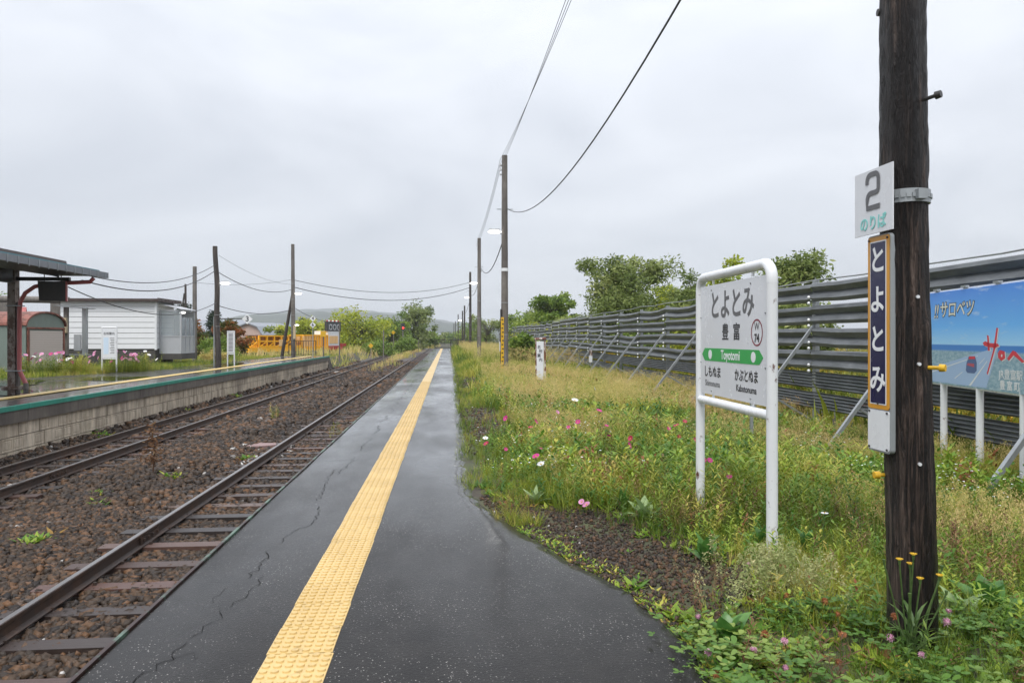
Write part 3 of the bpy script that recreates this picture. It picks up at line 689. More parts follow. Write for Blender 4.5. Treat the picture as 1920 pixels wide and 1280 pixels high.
# ------------------------------------------------------------------ near utility pole with its signs
def wood_pole(name, label, loc, h, r0, r1, mat, rad=14, bands=(), lean=(0, 0), group=None, rough=.0, wobble=0.0, knots=(), dz=.25):
    t = thing(name, label, 'pole', loc, 0, group)
    n = max(8, int(h / dz)); m = MB(); k = rad
    rr = random.Random(hash(label) % 999); ph = [rr.uniform(0, 6.28) for _ in range(6)]
    vs = []
    for i in range(n + 1):
        z = -0.4 + (h + .4) * i / n; q = max(0, z / h); r = r0 + (r1 - r0) * q
        cx = lean[0] * q + wobble * math.sin(z * 1.7 + ph[0]); cy = lean[1] * q + wobble * math.cos(z * 1.3 + ph[1])
        for j in range(k):
            a = 2 * math.pi * j / k
            e = 1 + rough * (math.sin(a * 3 + ph[2] + z * .5) * .5 + math.sin(a * 7 + ph[3] + z * 1.1) * .35 + rr.uniform(-.4, .4))
            for kz, ka, kr, kh in knots:
                da = (a - ka + math.pi) % (2 * math.pi) - math.pi; e += kr * math.exp(-(da / .45) ** 2 - ((z - kz - .12 * da) / kh) ** 2)
            vs.append((cx + r * e * math.cos(a), cy + r * e * math.sin(a), z))
    fs = [(i * k + j, i * k + (j + 1) % k, (i + 1) * k + (j + 1) % k, (i + 1) * k + j) for i in range(n) for j in range(k)] + [tuple(n * k + j for j in range(k))]
    m.add(vs, fs).build('shaft', mat, t, smooth=True)
    for z in bands:
        q = z / h; m = MB(); cx, cy = lean[0] * q, lean[1] * q; r = r0 + (r1 - r0) * q + .004
        m.cyl((cx, cy, z - .012), (cx, cy, z + .012), r, n=16); m.build('band', M['galv'], t, smooth=True)
    return t
NP = (2.49, 3.68)
t = wood_pole('utility_pole', 'thick dark creosoted wooden pole carrying the platform number and vertical name sign', (NP[0], NP[1], -.05), 8.5, .122, .1, M['pole'], 40, (), (-.12, .02), rough=.06, wobble=.006, knots=((1.66, -1.25, .17, .10), (1.52, -1.35, -.12, .07), (.55, -1.6, -.08, .12), (2.6, -.9, .06, .2)), dz=.05)
# knot, steel strap, step bolts
m = MB(); m.cyl((-.033, .006, 2.36), (-.033, .006, 2.43), .121, n=28)
for i in range(28): m.box((-.033 + .122 * math.cos(i * .2244), .006 + .122 * math.sin(i * .2244), 2.395), (.012, .02, .022), rz=i * .2244)
m.box((-.033, -.128, 2.395), (.05, .03, .05)); m.build('steel_strap', M['galv'], t, smooth=False)
def step(p, d, L, mat):
    p = Vector(p); d = Vector(d).normalized(); m = MB(); m.cyl(p, p + d * L, .0105, n=8); m.cyl(p + d * (L - .006), p + d * (L + .022), .021, .019, 10); m.build('step_bolt', mat, t, smooth=True)
step((.035, -.085, 1.49), (.6, -.8, .0), .06, M['yellow']); step((-.10, .06, .90), (-1, .1, .0), .05, M['yellow']); step((.01, -.075, 2.90), (.5, -.8, .1), .07, M['dark_metal'])
step((-.10, .06, 3.42), (-1, .2, 0), .03, M['dark_metal'])
for z, a in ((1.86, -1.95), (1.51, -1.9), (.99, -1.88)):
    m = MB(); d = Vector((math.cos(a), math.sin(a), 0)); c_ = d * .11; m.cyl(c_ + Vector((0, 0, z)), c_ + d * .03 + Vector((0, 0, z)), .009, n=8); m.build('bracket_bolt', M['bolt'], t)
# platform number sign
s = thing('platform_number_sign', 'square white sign with a big 2 fixed high on the dark pole', 'sign', (2.296, 3.725, 2.16), R(-90))
MB().box((0, 0.006, .175), (.35, .006, .35)).build('plate', M['plate'], s, bevel=.001)
MB().box((.06, .035, .2), (.05, .05, .04)).build('bracket', M['galv'], s)
def stroke(pts, w, y, rnd=0):
    m = MB(); P = pts; vs = []
    for i, p in enumerate(P):
        a = P[max(i - 1, 0)]; b_ = P[min(i + 1, len(P) - 1)]; dx, dz = b_[0] - a[0], b_[1] - a[1]; l = math.hypot(dx, dz) + 1e-9
        vs += [(p[0] - dz / l * w / 2, y, p[1] + dx / l * w / 2), (p[0] + dz / l * w / 2, y, p[1] - dx / l * w / 2)]
    return m.add(vs, [(2 * i, 2 * i + 1, 2 * i + 3, 2 * i + 2) for i in range(len(P) - 1)])
def arc(cx, cz, r, a0, a1, n=8): return [(cx + r * math.cos(R(a0 + (a1 - a0) * i / n)), cz + r * math.sin(R(a0 + (a1 - a0) * i / n))) for i in range(n + 1)]
two = [(-.052, .265), (-.052, .275)] + arc(-.022, .285, .03, 180, 90, 5) + arc(.022, .285, .03, 90, 0, 5) + [(.052, .25)] + arc(.03, .235, .022, 0, -90, 4) + arc(-.02, .183, .03, 90, 180, 5) + [(-.052, .135), (.066, .135)]
stroke([(x, z + .008) for x, z in two], .028, -.0005).build('digit', M['grey_ink'], s)
text('lettering', 'のりば', .085, M['mint'], s, (0, 0.001, .055), .95, .0018)
# vertical station name sign
s = thing('station_name_board', 'narrow navy enamel board with orange border and vertical white lettering on pole', 'sign', (2.333, 3.725, .98), R(-90))
def rrect(w, h, r, z0, n=5):
    out = []
    for cx, cz, a in ((w / 2 - r, h - r, 0), (-w / 2 + r, h - r, 90), (-w / 2 + r, r, 180), (w / 2 - r, r, 270)):
        out += [(cx + r * math.cos(R(a + 90 * i / n)), z0 + cz + r * math.sin(R(a + 90 * i / n))) for i in range(n + 1)]
    return out
m = MB(); m.prism(rrect(.205, 1.175, .022, 0), .0, .028, 'y'); m.build('backing', M['galv'], s)
m = MB(); m.prism(rrect(.192, .935, .015, .232), -.004, -.0005, 'y'); m.build('border_plate', M['orange'], s)
m = MB(); m.prism(rrect(.146, .885, .004, .256), -.0055, -.0042, 'y'); m.build('white_line', M['white_print'], s)
m = MB(); m.prism(rrect(.132, .871, .003, .263), -.0075, -.0057, 'y'); m.build('navy_field', M['navy'], s)
for i, ch in enumerate('とよとみ'): text('lettering', ch, .158, M['white_print'], s, (0, -.0085, 1.03 - i * .215), .92, .0035)
m = MB(); m.prism(rrect(.192, .215, .015, .010), -.004, -.0005, 'y'); m.build('white_plate', M['white'], s)
for x, z in ((-.08, .02), (.08, .02), (-.08, .215), (.08, .215), (0, .262), (-.083, 1.15), (.083, 1.15)):
    MB().cyl((x, -.004, z), (x, -.0095, z), .006, n=8).build('screw', M['dark_metal'], s)

# ------------------------------------------------------------------ station name sign on white pipe frame
s = thing('station_sign', 'white pipe framed station name sign with green arrow band standing in weeds', 'sign', (2.38, 5.875, 0), R(-90))
HW = .755
for x in (-HW, HW): MB().tube([(x, 0, -.35), (x, 0, 2.02)], .041, 16).build('post', M['white_worn'], s, smooth=True)
pts = [(-HW, 0, 2.0)] + [(-HW + .12 - .12 * math.cos(R(a)), 0, 2.03 + .12 * math.sin(R(a))) for a in range(0, 91, 15)] + [(HW - .12 + .12 * math.sin(R(a)), 0, 2.03 + .12 * math.cos(R(a))) for a in range(0, 91, 15)] + [(HW, 0, 2.0)]
MB().tube(pts, .0415, 16).build('top_pipe', M['white'], s, smooth=True)
MB().tube([(-HW, 0, 1.02), (HW, 0, 1.02)], .038, 16).build('cross_pipe', M['white'], s, smooth=True)
m = MB()
for x in (-.42, .42):
    m.box((x, 0, 2.10), (.03, .012, .05)); m.box((x, 0, 1.065), (.03, .012, .05))
m.build('bracket', M['white'], s)
MB().box((0, -.012, 1.575), (1.40, .008, .98)).build('plate', M['plate'], s, bevel=.001)
Y0 = -.0175
text('lettering', 'とよとみ', .265, M['grey_ink'], s, (0.015, Y0, 1.865), .89, .006)
text('lettering', '豊', .15, M['ink'], s, (-.10, Y0, 1.635), 1, .0022); text('lettering', '富', .15, M['ink'], s, (.14, Y0, 1.635), 1, .0022)
text('lettering', 'しもぬま', .108, M['ink'], s, (-.40, Y0, 1.285), .95, .0016); text('lettering', 'Shimonuma', .078, M['grey_ink'], s, (-.40, Y0, 1.185), .98)
text('lettering', 'かぶとぬま', .108, M['ink'], s, (.33, Y0, 1.285), .85, .0016); text('lettering', 'Kabutonuma', .078, M['ink'], s, (.33, Y0, 1.185), .98, .0008)
m = MB(); m.prism([(-.655, 1.445), (-.585, 1.388), (.575, 1.388), (.645, 1.445), (.575, 1.502), (-.585, 1.502)], Y0, Y0 - .001, 'y'); m.build('arrow_band', M['sign_green'], s)
for x in (-.45, .47): MB().cyl((x, Y0 - .001, 1.445), (x, Y0 - .0022, 1.445), .042, n=24).build('dot', M['white_print'], s)
text('lettering', 'Toyotomi', .112, M['white_print'], s, (.01, Y0 - .002, 1.445), .9, .0018)
m = MB(); ro, ri = .105, .092; vs = []
for i in range(40): a = 2 * math.pi * i / 40; vs += [(.53 + ro * math.cos(a), Y0, 1.635 + ro * math.sin(a)), (.53 + ri * math.cos(a), Y0, 1.635 + ri * math.sin(a))]
m.add(vs, [(2 * i, 2 * i + 1, (2 * i + 3) % 80, (2 * i + 2) % 80) for i in range(40)]).build('ring', M['wine'], s)
text('lettering', 'W', .085, M['grey_ink'], s, (.53, Y0, 1.68)); text('lettering', '74', .088, M['ink'], s, (.53, Y0, 1.59), 1, .0022)
for x, z in ((-.42, 2.02), (.42, 2.02), (-.42, 1.12), (.42, 1.12), (-.685, 1.78), (.685, 1.78), (-.685, 1.37), (.685, 1.37)):
    MB().cyl((x, Y0 + .002, z), (x, Y0 - .006, z), .007, n=8).build('screw', M['galv'], s)

# poster board behind the station sign
s = thing('poster_board', 'narrow picture poster board on grey posts half hidden behind station sign', 'notice board', (4.47, 10.0, float(gz(4.47, 10.0))), R(-90))
for x in (-.36, .36): MB().box((x, .03, 1.0), (.04, .04, 2.4)).build('post', M['galv'], s)
MB().box((0, 0, 1.80), (.9, .02, .82)).build('board', flat('poster_blue', (.12, .3, .52), .4), s)
for z, h, c_ in ((1.98, .2, (.35, .42, .45)), (1.75, .12, (.5, .42, .3)), (1.6, .1, (.18, .26, .1))): MB().box((0, -.0105, z), (.86, .003, h)).build('poster_picture', flat('poster_band_%d' % int(z * 100), c_, .4), s)

# ------------------------------------------------------------------ billboard
BB = thing('billboard', 'large blue tourism billboard with red brush lettering on white posts', 'billboard', (7.03, 9.75, -.2), R(-102))
BW = 3.9; bx0 = -.75  # local x runs towards the camera
for i in range(4): MB().tube([(.03 + i * .98, .035, -.3), (.03 + i * .98, .035, 1.22)], .047, 10).build('post', M['white_worn'], BB, smooth=True)
xc = bx0 + BW / 2
for z in (2.44, 1.14): MB().box((xc, .03, z), (BW, .04, .05)).build('rail', M['white'], BB)
for i in range(4): MB().box((-.1 + i * .8, .0, 2.475), (.13, .05, .03)).build('clip', M['galv'], BB)
b = NB('billboard_print'); p = b.n('ShaderNodeSeparateXYZ'); tcn = b.n('ShaderNodeTexCoord'); b.l(tcn.outputs['Object'], p.inputs[0])
h_ = b.math('MULTIPLY', b.math('SUBTRACT', p.outputs['Z'], 1.14), 1 / 1.3)
skyc = b.ramp(h_, (.42, (.36, .66, .92)), (.62, (.14, .46, .9)), (1.0, (.06, .26, .78)))
skyc = b.mix(skyc, (.6, .72, .82), b.ramp(b.noise(2.2, 5, .6, b.co((1, 1, 4))), (.58, 0.), (.72, .6)))
land = b.mix((.19, .33, .42), (.36, .5, .56), b.ramp(b.noise(14, 5, .6, b.co((1, 1, 2))), (.4, 0.), (.65, 1.)))
land = b.mix(land, (.05, .22, .58), b.ramp(h_, (.355, 0.), (.375, 1.)))
b.set('Base Color', b.mix(land, skyc, b.ramp(h_, (.425, 0.), (.432, 1.)))).set('Roughness', .3)
MB().box((xc, 0, 1.79), (BW, .02, 1.3)).build('panel', b.m, BB)
yb = -.0115
def poly(name, pts, mat, y=yb):
    pts = [(x + .31, z) for x, z in pts]; MB().add([(x, y, z) for x, z in pts], [tuple(range(len(pts)))]).build(name, mat, BB)
road = flat('print_road', (.34, .48, .68), .35); pale = flat('print_pale', (.72, .74, .74), .35); cream = flat('print_cream', (.74, .72, .58), .35); red = flat('print_red', (.62, .035, .06), .35); dk = flat('print_dark', (.012, .02, .05), .35)
poly('print_road', [(-1.05, 1.16), (.95, 1.16), (1.22, 1.66), (1.10, 1.66), (-1.05, 1.27)], road, yb)
for a in ([(-1.05, 1.18), (-1.05, 1.20), (.75, 1.565), (.75, 1.557)], [(.12, 1.235), (.15, 1.235), (.36, 1.335), (.35, 1.338)], [(.52, 1.165), (.57, 1.165), (.98, 1.50), (.965, 1.50)], [(.78, 1.46), (.79, 1.455), (.92, 1.535), (.915, 1.54)]): poly('print_marking', a, pale, yb - .0012)
poly('print_car', [(.44, 1.36), (.46, 1.46), (.52, 1.55), (.68, 1.555), (.72, 1.47), (.72, 1.37), (.66, 1.33), (.48, 1.33)], flat('print_carblue', (.07, .13, .28), .35), yb - .0012)
poly('print_car', [(.52, 1.51), (.53, 1.548), (.67, 1.552), (.69, 1.52)], red, yb - .0022); poly('print_car', [(.47, 1.43), (.50, 1.46), (.66, 1.455), (.66, 1.41)], flat('print_carred', (.45, .08, .12), .35), yb - .0022)
for dx, dz, mt, bo, yy in ((0, 0, dk, .012, yb - .001), (0, 0, cream, .002, yb - .0024)):
    text('lettering', 'サロベツ', .24, mt, BB, (.49, yy, 2.17), 1.0, bo, shear=.12); text('lettering', '!!', .26, mt, BB, (-.10, yy, 2.16), 1.0, bo, shear=.2)
for dx, dz, mt, yy in ((.018, -.008, pale, yb - .0014), (0, 0, red, yb - .0028)):
    def br(pts): poly('brush_lettering', [(x + dx, 1.33 + (z - 1.23) * .70 + dz) for x, z in pts], mt, yy)
    br([(.87, 1.80), (.93, 1.83), (1.02, 1.80), (1.22, 1.79), (1.25, 1.75), (1.15, 1.71), (1.0, 1.73), (.9, 1.75)]); br([(.97, 1.94), (1.01, 1.93), (1.04, 1.66), (.99, 1.66)])
    br([(1.19, 2.07), (1.225, 2.06), (1.17, 1.72), (.99, 1.23), (.965, 1.25), (1.11, 1.66)])
    br([(1.22, 1.62), (1.26, 1.68), (1.37, 1.66), (1.38, 1.54), (1.30, 1.49), (1.23, 1.54)]); br([(1.42, 1.54), (1.54, 1.68), (1.60, 1.66), (1.78, 1.50), (1.73, 1.48), (1.56, 1.60), (1.46, 1.50)])
    br([(1.86, 1.62), (1.90, 1.70), (1.94, 1.68), (1.90, 1.60)]); br([(1.98, 1.66), (2.02, 1.72), (2.06, 1.70), (2.02, 1.64)]); br([(2.2, 1.74), (2.26, 1.72), (2.1, 1.5), (1.98, 1.44)])
poly('brush_lettering', [(1.29, 1.565), (1.30, 1.595), (1.325, 1.59), (1.32, 1.56)], pale, yb - .004)
text('lettering', 'JR豊富駅', .13, pale, BB, (1.80, yb - .0012, 1.345), 1.0, .001); text('lettering', '豊 富 町', .12, pale, BB, (1.78, yb - .0012, 1.215), 1.0, .002)

# ------------------------------------------------------------------ snow fence
FX, FP = 7.5, 3.33
fence = tag(empty('snow_fence', (FX, 0, -.25)), 'long galvanised snow fence of corrugated steel beams behind the weeds', 'fence')
def corr(depth_pts, L, n=None, twist=0.0):
    m = MB(); prof = depth_pts; k = len(prof)
    nn = 4; vs = []
    for i in range(nn):
        t = i / (nn - 1); y = -L / 2 + L * t
        for a, b_ in prof: vs.append((a + twist * math.sin(t * math.pi), y, b_ - abs(twist) * .9 * math.sin(t * math.pi)))
    th = .006
    vs2 = [(a + th, y, z) for a, y, z in vs]
    fs = [(i * k + j, i * k + j + 1, (i + 1) * k + j + 1, (i + 1) * k + j) for i in range(nn - 1) for j in range(k - 1)]
    o = len(vs); fs2 = [tuple(o + q for q in reversed(f)) for f in fs]
    fs3 = [(i * k, (i + 1) * k, o + (i + 1) * k, o + i * k) for i in range(nn - 1)] + [(i * k + k - 1, o + i * k + k - 1, o + (i + 1) * k + k - 1, (i + 1) * k + k - 1) for i in range(nn - 1)]
    m.add(vs + vs2, fs + fs2 + fs3); return m
wprof = [(0, -.188), (-.06, -.175), (-.085, -.12), (-.03, -.03), (0, 0), (-.03, .025), (-.085, .11), (-.06, .17), (0, .188)]
sprof = [(-.035 * (j % 2), -.17 + .34 * j / 11) for j in range(12)]
beam = [corr(wprof, FP - .02).mesh('beam', M['fence']), corr(wprof, FP - .02, twist=-.05).mesh('beam', M['fence']), corr(wprof, FP - .02, twist=.07).mesh('beam', M['fence'])]
slat = corr(sprof, FP - .02).mesh('lower_panel', M['fence'])
postm = MB(); postm.box((.05, 0, 1.42), (.07, .10, 3.1)); postm.box((-.0, 0, 1.42), (.02, .13, 3.1)); pm = postm.mesh('post', M['galv'])
bolts = MB()
for z in (1.1, 1.22, 1.56, 1.68, 2.02, 2.14, 2.48, 2.60): bolts.ball((-.10, .0, z + .02), .034, (1, 1, 1.1), 8, 4)
boltm = bolts.mesh('bolt_row', M['bolt'])
brm = MB(); brm.bar((-.02, 0, 2.08), (-1.66, 0, -.05), .055, .055); brm2 = brm.mesh('brace', M['galv'])
stm = MB(); stm.bar((-1.0, 0.03, .72), (.02, 0.03, .12), .04, .04); stm2 = stm.mesh('strut', M['galv'])
y0f = 14.2 - 3 * FP; NBAY = 30
for i in range(NBAY):
    yp = y0f + i * FP; yb_ = yp + FP / 2; dz = .05 * math.sin(i * .7)
    if i == 0: dz = 0
    for z in (2.72, 2.26, 1.80, 1.34):
        k = 0 if random.random() < .72 else random.choice((1, 2))
        if i == 3: k = 0
        o = link('beam', beam[k], fence, (random.uniform(-.012, .012), yb_, z + dz + random.uniform(-.015, .015))); o.rotation_euler = (random.uniform(-.008, .008), random.uniform(-.08, .08), 0)
    for z in (.93, .52): link('lower_panel', slat, fence, (random.uniform(-.01, .01), yb_, z + dz))
    link('post', pm, fence, (0, yp, dz))
    if i % 2 == 1 or i > 5: stuff(link('bolt_row', boltm, fence, (-.02, yp, dz)))
    link('brace', brm2, fence, (0, yp, 0)); link('strut', stm2, fence, (0, yp, 0))
pts = []
for i in range(NBAY + 1):
    yp = y0f + i * FP; pts += [(.03, yp, 3.02 + .02 * math.sin(i * 2.1)), (.03, yp + FP / 2, 2.99)]
MB().tube(pts, .014, 6).build('top_pipe', M['galv'], fence)
# notice hung on the fence brace
s = thing('notice_plate', 'small white notice plate hung on a fence brace', 'sign', (5.9, 29.4, -.2), R(-75))
MB().box((0, 0, .9), (.3, .01, .26)).build('plate', M['plate'], s); MB().box((0, .012, 1.15), (.24, .01, .24)).build('upper_plate', rusty('notice_rust', (.4, .36, .33), (.16, .07, .04), .48), s); MB().box((0, .03, .6), (.03, .03, 1.5)).build('post', M['galv'], s)

# ------------------------------------------------------------------ rusty sign stand
s = thing('rusty_sign_stand', 'narrow rusty framed white sign stand leaning in the weeds before the fence', 'sign', (2.66, 20.5, -.12), R(-28))
for x in (-.135, .135): MB().tube([(x, 0, -.3), (x + .004, .01, .8), (x, 0, 1.62)], .025, 8).build('post', M['rust_white'], s, smooth=True)
MB().tube([(-.17, 0, 1.66), (.17, 0, 1.68)], .035, 8).build('top_pipe', M['rust_white'], s, smooth=True); MB().tube([(-.14, 0, .52), (.14, 0, .46)], .022, 8).build('cross_pipe', M['rust_white'], s, smooth=True)
MB().add([(-.1, -.03, .52), (.1, -.02, .5), (.11, -.03, 1.6), (-.11, -.03, 1.6), (-.1, -.022, .52), (.1, -.012, .5), (.11, -.022, 1.6), (-.11, -.022, 1.6)], [(0, 1, 2, 3), (7, 6, 5, 4), (0, 3, 7, 4), (1, 5, 6, 2)]).build('plate', M['plate'], s)
for i, ch in enumerate('名所案内'): text('lettering', ch, .11, M['ink'], s, (-.03 + .05 * (i % 2), -.034, 1.43 - i * .12), 1, .001)

# ------------------------------------------------------------------ line of poles beside the near platform
def lamp(parent, z, side, dz=0.12, L=.5, y=-.1):
    m = MB(); m.bar((0, 0, z - .05), (side * .2, y, z - .02), .03, .03); m.build('lamp_arm', M['galv'], parent)
    o = empty('lamp', (side * .14, y, z), 0, parent)
    m = MB(); m.ball((side * L * .5, -.02, dz * .25), L * .5, (1, .3, .26), 12, 8); m.build('lamp_tube', M['lamp'], o, smooth=True)
    m = MB(); m.box((side * L / 2, .0, .10 + dz * .25), (L * .8, .14, .02)); m.build('lamp_cap', M['galv'], o)
specs = [(2.17, 27.2, 8.45, .145, .105, 'greypole', 'tall grey wooden pole with yellow and black height gauge near the rusty sign', 5.72, -1),
         (2.2, 49.7, 8.4, .15, .115, 'greypole', 'second grey wooden pole along the platform, behind the gauge pole', 5.46, -1),
         (2.43, 75.5, 8.4, .15, .11, 'darkpole', 'third pole along the platform verge, dark and thin', 5.9, -1),
         (2.4, 101, 6.4, .13, .1, 'darkpole', 'fourth platform-side pole, just past the end railing', 0, 0),
         (2.5, 118, 6.3, .13, .1, 'darkpole', 'far dark pole with a lit lamp beyond the end railing', 4.9, -1),
         (2.4, 155, 6.9, .13, .1, 'darkpole', 'distant pole left of the lamp pole beyond the platform end', 0, 0),
         (2.4, 205, 6.5, .13, .1, 'darkpole', 'very distant short pole above the far line', 0, 0),
         (2.4, 255, 6.8, .14, .1, 'darkpole', 'farthest tiny pole where the line vanishes', 0, 0)]
LP = []
for i, (x, y, h, r0, r1, mt, lab, lz, sd_) in enumerate(specs):
    t = wood_pole('utility_pole', lab, (x, y, -.2 if y < 100 else -.6), h + .2, r0, r1, M[mt], 14, (1.9, 3.1, 4.3) if i < 3 else (), (random.uniform(-.03, .05), 0), 'poles along the near platform', .02)
    LP.append((x, y, h))
    if lz: lamp(t, lz, sd_)
    if i < 3:
        m = MB()
        for k in range(3): m.ball((-.16, 0, h - .5 + k * .17), .04, (1, 1, 1.5), 8, 5)
        m.build('insulators', M['white'], t); m = MB()
        for k in range(3): m.box((-.07, 0, h - .53 + k * .17), (.22, .02, .02))
        m.box((0, -.02, 6.62), (.6, .03, .03)); m.build('bracket', M['galv'], t)
    if i == 0:
        m = MB(); m.box((-.10, -.16, 1.35), (.11, .012, 2.4)); g = m.build('height_gauge', M['yellow'], t)
        m = MB()
        for k in range(15): m.box((-.08 if k % 2 else -.105, -.168, .28 + k * .155), (.055, .004, .05))
        m.build('gauge_marks', M['ink'], g)
        MB().box((-.15, -.08, 1.35), (.05, .08, 3.0)).build('conduit', M['dark_metal'], t)
        MB().box((-.19, -.08, 1.45), (.03, .1, .35)).build('side_plate', M['plate'], t)
        MB().cyl((.0, 0, 4.28), (.0, 0, 4.40), .139, n=14).build('number_band', M['white'], t)

# platform end railing
s = thing('end_railing', 'brown metal railing closing the far end of the near platform', 'railing', (-.35, 102.9, 0))
m = MB()
for x0, x1 in ((-1.35, .75), (.95, 2.3)):
    for z in (.12, 1.25): MB().box(((x0 + x1) / 2, 0, z), (x1 - x0, .07, .09)).build('rail', M['dark_metal'], s)
    for x in np.linspace(x0, x1, 12): MB().box((x, 0, .66), (.045, .04, 1.14)).build('baluster', M['dark_metal'], s)
for x in (-1.35, .85, 2.3): MB().box((x, 0, .65), (.09, .09, 1.4)).build('post', M['dark_metal'], s)

# ------------------------------------------------------------------ opposite platform: canopy
s = thing('platform_canopy', 'station canopy with teal edged roof and rusty pillar on the opposite platform', 'canopy', (-12.06, 21.35, ZL))
yn = -13.0; yf = .3
m = MB(); m.box((0, 0, 1.62), (.2, .22, 3.5)); m.box((.0, -.0, .03), (.4, .44, .08)); m.build('pillar', rusty('pillar_rust', (.27, .23, .2), (.13, .075, .05), .5, .6, 5), s)
MB().box((.14, -.03, 1.2), (.07, .1, 2.4)).build('pillar_guard', M['greypole'], s)
m = MB(); m.box((0, (yn + .12) / 2 - .1, 3.12), (.18, -yn - .3, .36)); m.build('girder', M['dark_metal'], s)
for y in (0, -4.5, -9): MB().box((.75, y, 3.06), (1.5, .12, .1)).build('cross_beam', M['dark_metal'], s); MB().bar((.05, y, 3.42), (1.2, y, 3.14), .06, .06).build('rafter', M['dark_metal'], s)
MB().box((1.15, y, 3.2), (.06, .06, .2))
m = MB(); m.prism([(2.16, 3.27), (2.16, 3.345), (1.32, 3.47), (-1.4, 3.47), (-2.3, 3.31), (-2.3, 3.27), (-1.4, 3.3), (1.32, 3.3)], yn, yf, 'y'); m.build('roof', M['tealroof'], s)
m = MB(); m.prism([(1.40, 3.47), (1.38, 3.57), (-1.5, 3.57), (-1.5, 3.47)], yn, yf - .25, 'y'); m.build('ridge_cap', M['brownroof'], s)
m = MB(); m.box((2.20, (yn + yf) / 2 + .1, 3.22), (.10, yf - yn + .5, .16)); gt = m.build('gutter', M['gutter'], s)
for i in range(28): MB().box((2.257, yf + .1 - i * .42, 3.205), (.012, .02, .20)).build('gutter_clip', M['galv'], gt)
MB().box((1.5, (yn + yf) / 2, 3.2), (1.2, yf - yn, .06)).build('soffit', M['dark_metal'], s)
p = [(2.12, .05, 3.1), (2.02, .04, 2.99), (1.7, .02, 2.97), (1.0, -.05, 2.93), (.62, -.1, 2.84), (.38, -.12, 2.66), (.26, -.13, 2.42), (.23, -.13, 2.15), (.23, -.13, .52), (.25, -.13, .46), (.40, -.16, .17), (.42, -.16, .13)]
MB().tube(p, .057, 10).build('drainpipe', M['redpipe'], s, smooth=True); MB().cyl((.42, -.16, 0), (.42, -.16, .16), .065, n=10).build('drain_boot', M['greypole'], s)
for z in (2.3, .5): MB().box((.1, -.1, z), (.38, .26, .025)).build('pipe_clamp', M['galv'], s)
h_ = thing('hanging_sign', 'dark boxy sign with red edge hanging under the canopy', 'sign', (-10.86, 21.05, ZL + 2.42), R(18))
MB().box((0, 0, .28), (.62, .16, .54), top=(1.12, 1)).build('box', M['dark_metal'], h_); MB().box((.33, 0, .28), (.03, .17, .55)).build('side_edge', M['redpipe'], h_)
for x in (-.2, .2): MB().cyl((x, 0, .55), (x, 0, .85), .012, n=6).build('hanger_rod', M['dark_metal'], h_)

# quonset shed
s = thing('arched_shed', 'small arched storage shed with rust red roof and pale roller shutter', 'shed', (-17.4, 33.2, .12), R(84))
w, eh, L = 1.27, 1.95, 5.2
prof = [(-w, 0), (w, 0), (w, eh)] + [(w * math.cos(R(a)), eh + .56 * math.sin(R(a))) for a in range(12, 169, 12)] + [(-w, eh)]
m = MB(); m.prism(prof, 0.02, L, 'y'); m.build('wall', M['shedgreen'], s)
ro = [(1.06 * w * math.cos(R(a)), eh + .03 + .62 * math.sin(R(a))) for a in range(0, 181, 12)]; ri = [(1.02 * w * math.cos(R(a)), eh - .0 + .575 * math.sin(R(a))) for a in range(180, -1, -12)]
m = MB(); n = len(ro); vs = []
for y in (-.06, L + .05): vs += [(x, y, z) for x, z in ro] + [(x, y, z) for x, z in reversed(ri)]
N2 = 2 * n
fs = [(i, i + 1, N2 + i + 1, N2 + i) for i in range(n - 1)] + [(n + i, N2 + n + i, N2 + n + i + 1, n + i + 1) for i in range(n - 1)] + [(i, n + i, n + i + 1, i + 1) for i in range(n - 1)] + [(N2 + i, N2 + i + 1, N2 + n + i + 1, N2 + n + i) for i in range(n - 1)]
m.add(vs, fs).build('roof', M['rustroof'], s)
m = MB()
for k in range(22): m.box((0, -.01 - .008 * (k % 2), .06 + k * .079), (2.16, .03, .074))
m.build('roller_shutter', M['shutter'], s)
for x in (-1.17, 1.17): MB().box((x, -.01, .95), (.1, .06, 1.9)).build('door_jamb', M['rustroof'], s)
MB().box((0, -.015, 1.87), (2.45, .08, .07)).build('lintel', M['rustroof'], s)

# meter stand with corrugated roof
s = thing('meter_stand', 'small post stand with corrugated roof and beige meter box beside white building', 'utility box', (-17.35, 35.6, -.05), 0)
for x in (-.42, .42): MB().box((x, 0, 1.5), (.2 if x > 0 else .17, .16, 3.1)).build('post', M['greypole'] if x < 0 else M['galv'], s)
m = MB()
for k in range(16): m.box((-.75 + k * .095, 0, 3.12 + .018 * (k % 2) - .01 * k), (.1, .8, .02))
m.build('corrugated_roof', M['galv'], s); MB().box((-.42, -.16, 2.2), (.2, .16, .7)).build('meter_box', M['beige'], s); MB().box((.1, -.02, 1.4), (.3, .1, .75)).build('grey_box', M['alu'], s)
MB().box((.1, 0, .82), (1.0, .5, .06)).build('shelf', M['galv'], s); MB().bar((-.1, -.1, .8), (.3, -.1, .1), .05, .05).build('brace', M['galv'], s)

